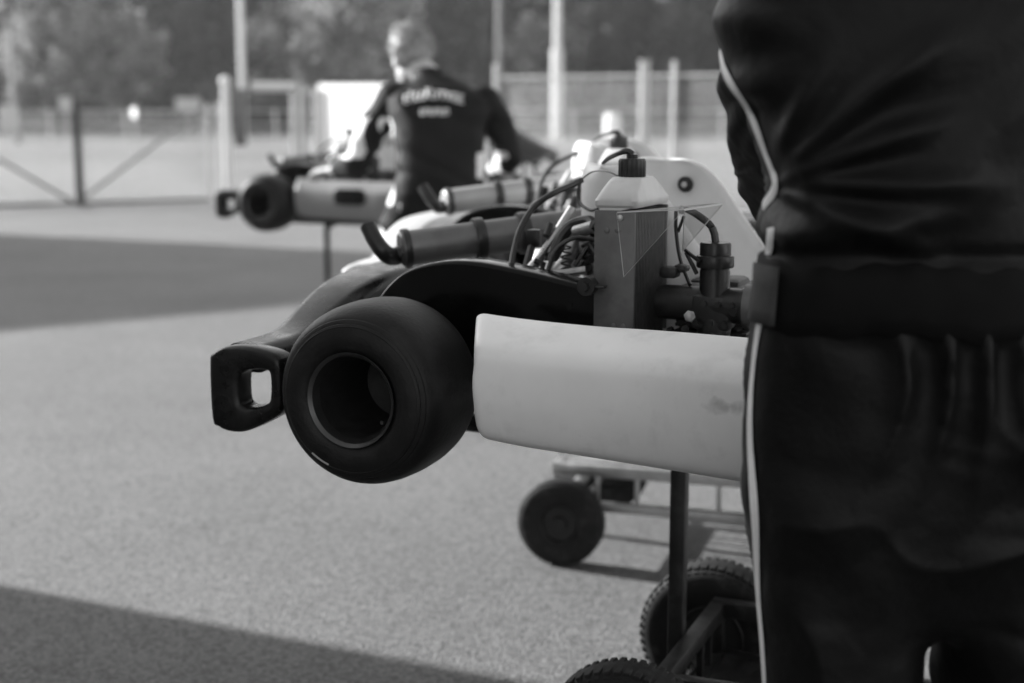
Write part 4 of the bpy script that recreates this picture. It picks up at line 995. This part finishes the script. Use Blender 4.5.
def zone2(c, n):
    if (c - hc).length < .155 and c.z > 1.315: return 1
    if c.z < .085: return 3
    for s, S, Eb, Wr in arms:
        if (c - V(Wr)).length < .23 and (c - V(Wr)).dot((V(Wr) - V(Eb)).normalized()) > .012: return 1
    w = noise.noise(V((c.x * 11 + 3, c.y * 11, c.z * 9)))
    if c.x < px2(396) and 1.0 < c.z < 1.17 and n.x < .2 and w > -.12: return 2         # torn-looking pale panels of the left sleeve
    if c.x < px2(404) and .58 < c.z < .90 and w > -.05: return 2                       # pale panel down the left hip
    if c.x > px2(478) and .93 < c.z < 1.03 and w > .0: return 2
    return 0
paint(me2, [M_SUIT2, M_SKIN, M_SUITWHITE, M_SHOE], zone2)
o = bpy.data.objects.new('body', me2); col.objects.link(o); o.parent = mid
hair(mid, Mh2 @ Matrix.Scale(1.02, 4), M_HAIR, seed=9)
bv2 = bvh(me2)
# collar and lettering on the back (too blurred in the photograph to read: rows of pale strokes of the same size)
random.seed(17)
lt = MB()
def back(xm, z):
    h = bv2.ray_cast(V((xm, -1.2, z)), V((0, 1, 0))); return h[0] + h[1] * .004 if h[0] else None
def stroke(pts, w):
    pp = [back(*q) for q in pts]
    if any(q is None for q in pp): return
    lt.tube(pp, w, 5)
x = px2(407); xe = px2(465); n = 11
for k in range(n):
    u = (k + .5) / n; cx_ = x + (xe - x) * u; zb = 1.222 + .022 * math.sin(u * math.pi); hh = .040 if k in (1, 4) else .030; w = .0085
    kind = random.randrange(4)
    stroke([(cx_ - w, zb), (cx_ - w, zb + hh)], .0036)
    if kind == 0: stroke([(cx_ - w, zb + hh), (cx_ + w, zb + hh * .8), (cx_ + w, zb)], .0034)
    elif kind == 1: stroke([(cx_ - w, zb + hh * .5), (cx_ + w, zb + hh)], .0034); stroke([(cx_ - w, zb + hh * .5), (cx_ + w, zb)], .0034)
    elif kind == 2: stroke([(cx_ - w, zb), (cx_ + w, zb), (cx_ + w, zb + hh * .6)], .0034)
    else: stroke([(cx_ - w, zb + hh), (cx_ + w, zb + hh)], .0034); stroke([(cx_ - w, zb + hh * .5), (cx_ + w * .7, zb + hh * .5)], .0034); stroke([(cx_ - w, zb), (cx_ + w, zb)], .0034)
x = px2(423); xe = px2(451); n = 6
for k in range(n):
    cx_ = x + (xe - x) * (k + .5) / n; zb = 1.178; hh = .024; w = .006
    stroke([(cx_ - w, zb), (cx_ - w, zb + hh)], .0034); stroke([(cx_ - w, zb + hh * (1 if k % 2 else 0)), (cx_ + w, zb + hh * (1 if k % 2 else 0))], .0032); stroke([(cx_ + w, zb), (cx_ + w, zb + hh)], .003)
lt.build('back_lettering', M_STRIPE, mid, sharp=0)
cr = []
for z, rr in ((1.30, .074), (1.335, .066), (1.36, .064), (1.362, .058)):
    cr.append([V((px2(431) - (z - 1.3) * .25, .10 + (z - 1.3) * .5, z)) + V((math.cos(a) * rr, math.sin(a) * rr, math.sin(a) * -.012)) for a in [k * math.pi / 16 for k in range(32)]])
MB().loft(cr, caps=False).build('collar', M_SUIT2, mid, sharp=0)

# ------------------------------------------------------------------ light, sky, camera
w = bpy.data.worlds.new('World'); scene.world = w; w.use_nodes = True
nt = w.node_tree; bg = nt.nodes['Background']; sky = nt.nodes.new('ShaderNodeTexSky'); sky.sky_type = 'NISHITA'; sky.sun_disc = False
sd_dir = V((-SUN_AZ.x * math.cos(SUN_EL), -SUN_AZ.y * math.cos(SUN_EL), math.sin(SUN_EL)))      # towards the sun
sky.sun_elevation = SUN_EL; sky.sun_rotation = math.atan2(sd_dir.x, sd_dir.y)
bw = nt.nodes.new('ShaderNodeRGBToBW'); nt.links.new(sky.outputs[0], bw.inputs[0]); nt.links.new(bw.outputs[0], bg.inputs[0]); bg.inputs[1].default_value = .127
sl = bpy.data.lights.new('sun', 'SUN'); sl.energy = 3.4; sl.angle = R(.6); sl.color = (1, 1, 1)
so = bpy.data.objects.new('sun', sl); col.objects.link(so); so.rotation_euler = (-sd_dir).to_track_quat('-Z', 'Y').to_euler(); so.location = (-10, 5, 12)
cam = bpy.data.cameras.new('camera'); co = bpy.data.objects.new('camera', cam); col.objects.link(co)
co.location = (0, 0, H); co.rotation_euler = (R(90) - PITCH, 0, 0); cam.lens = 50; cam.sensor_width = 36; cam.clip_start = .05; cam.clip_end = 2000
cam.dof.use_dof = True; cam.dof.focus_distance = 2.03; cam.dof.aperture_fstop = 2.7; cam.dof.aperture_blades = 9
scene.camera = co
scene.view_settings.view_transform = 'Standard'; scene.view_settings.look = 'None'; scene.view_settings.gamma = 1; scene.view_settings.exposure = 1.84
scene.render.engine = 'CYCLES'; scene.cycles.use_denoising = True
scene.cycles.max_bounces = 8; scene.cycles.transparent_max_bounces = 12; scene.cycles.caustics_reflective = False; scene.cycles.caustics_refractive = False

hz = bpy.data.materials.new('thin_haze'); hz.use_nodes = True; nt = hz.node_tree; nt.nodes.clear()
pv = nt.nodes.new('ShaderNodeVolumePrincipled'); pv.inputs['Color'].default_value = (.9, .9, .9, 1); pv.inputs['Density'].default_value = .0006; pv.inputs['Anisotropy'].default_value = .3
nt.links.new(pv.outputs[0], nt.nodes.new('ShaderNodeOutputMaterial').inputs['Volume'])
hzo = MB().box((0, 60, 14), (260, 260, 33.0)).build('haze', hz, sharp=0); hzo['kind'] = 'stuff'
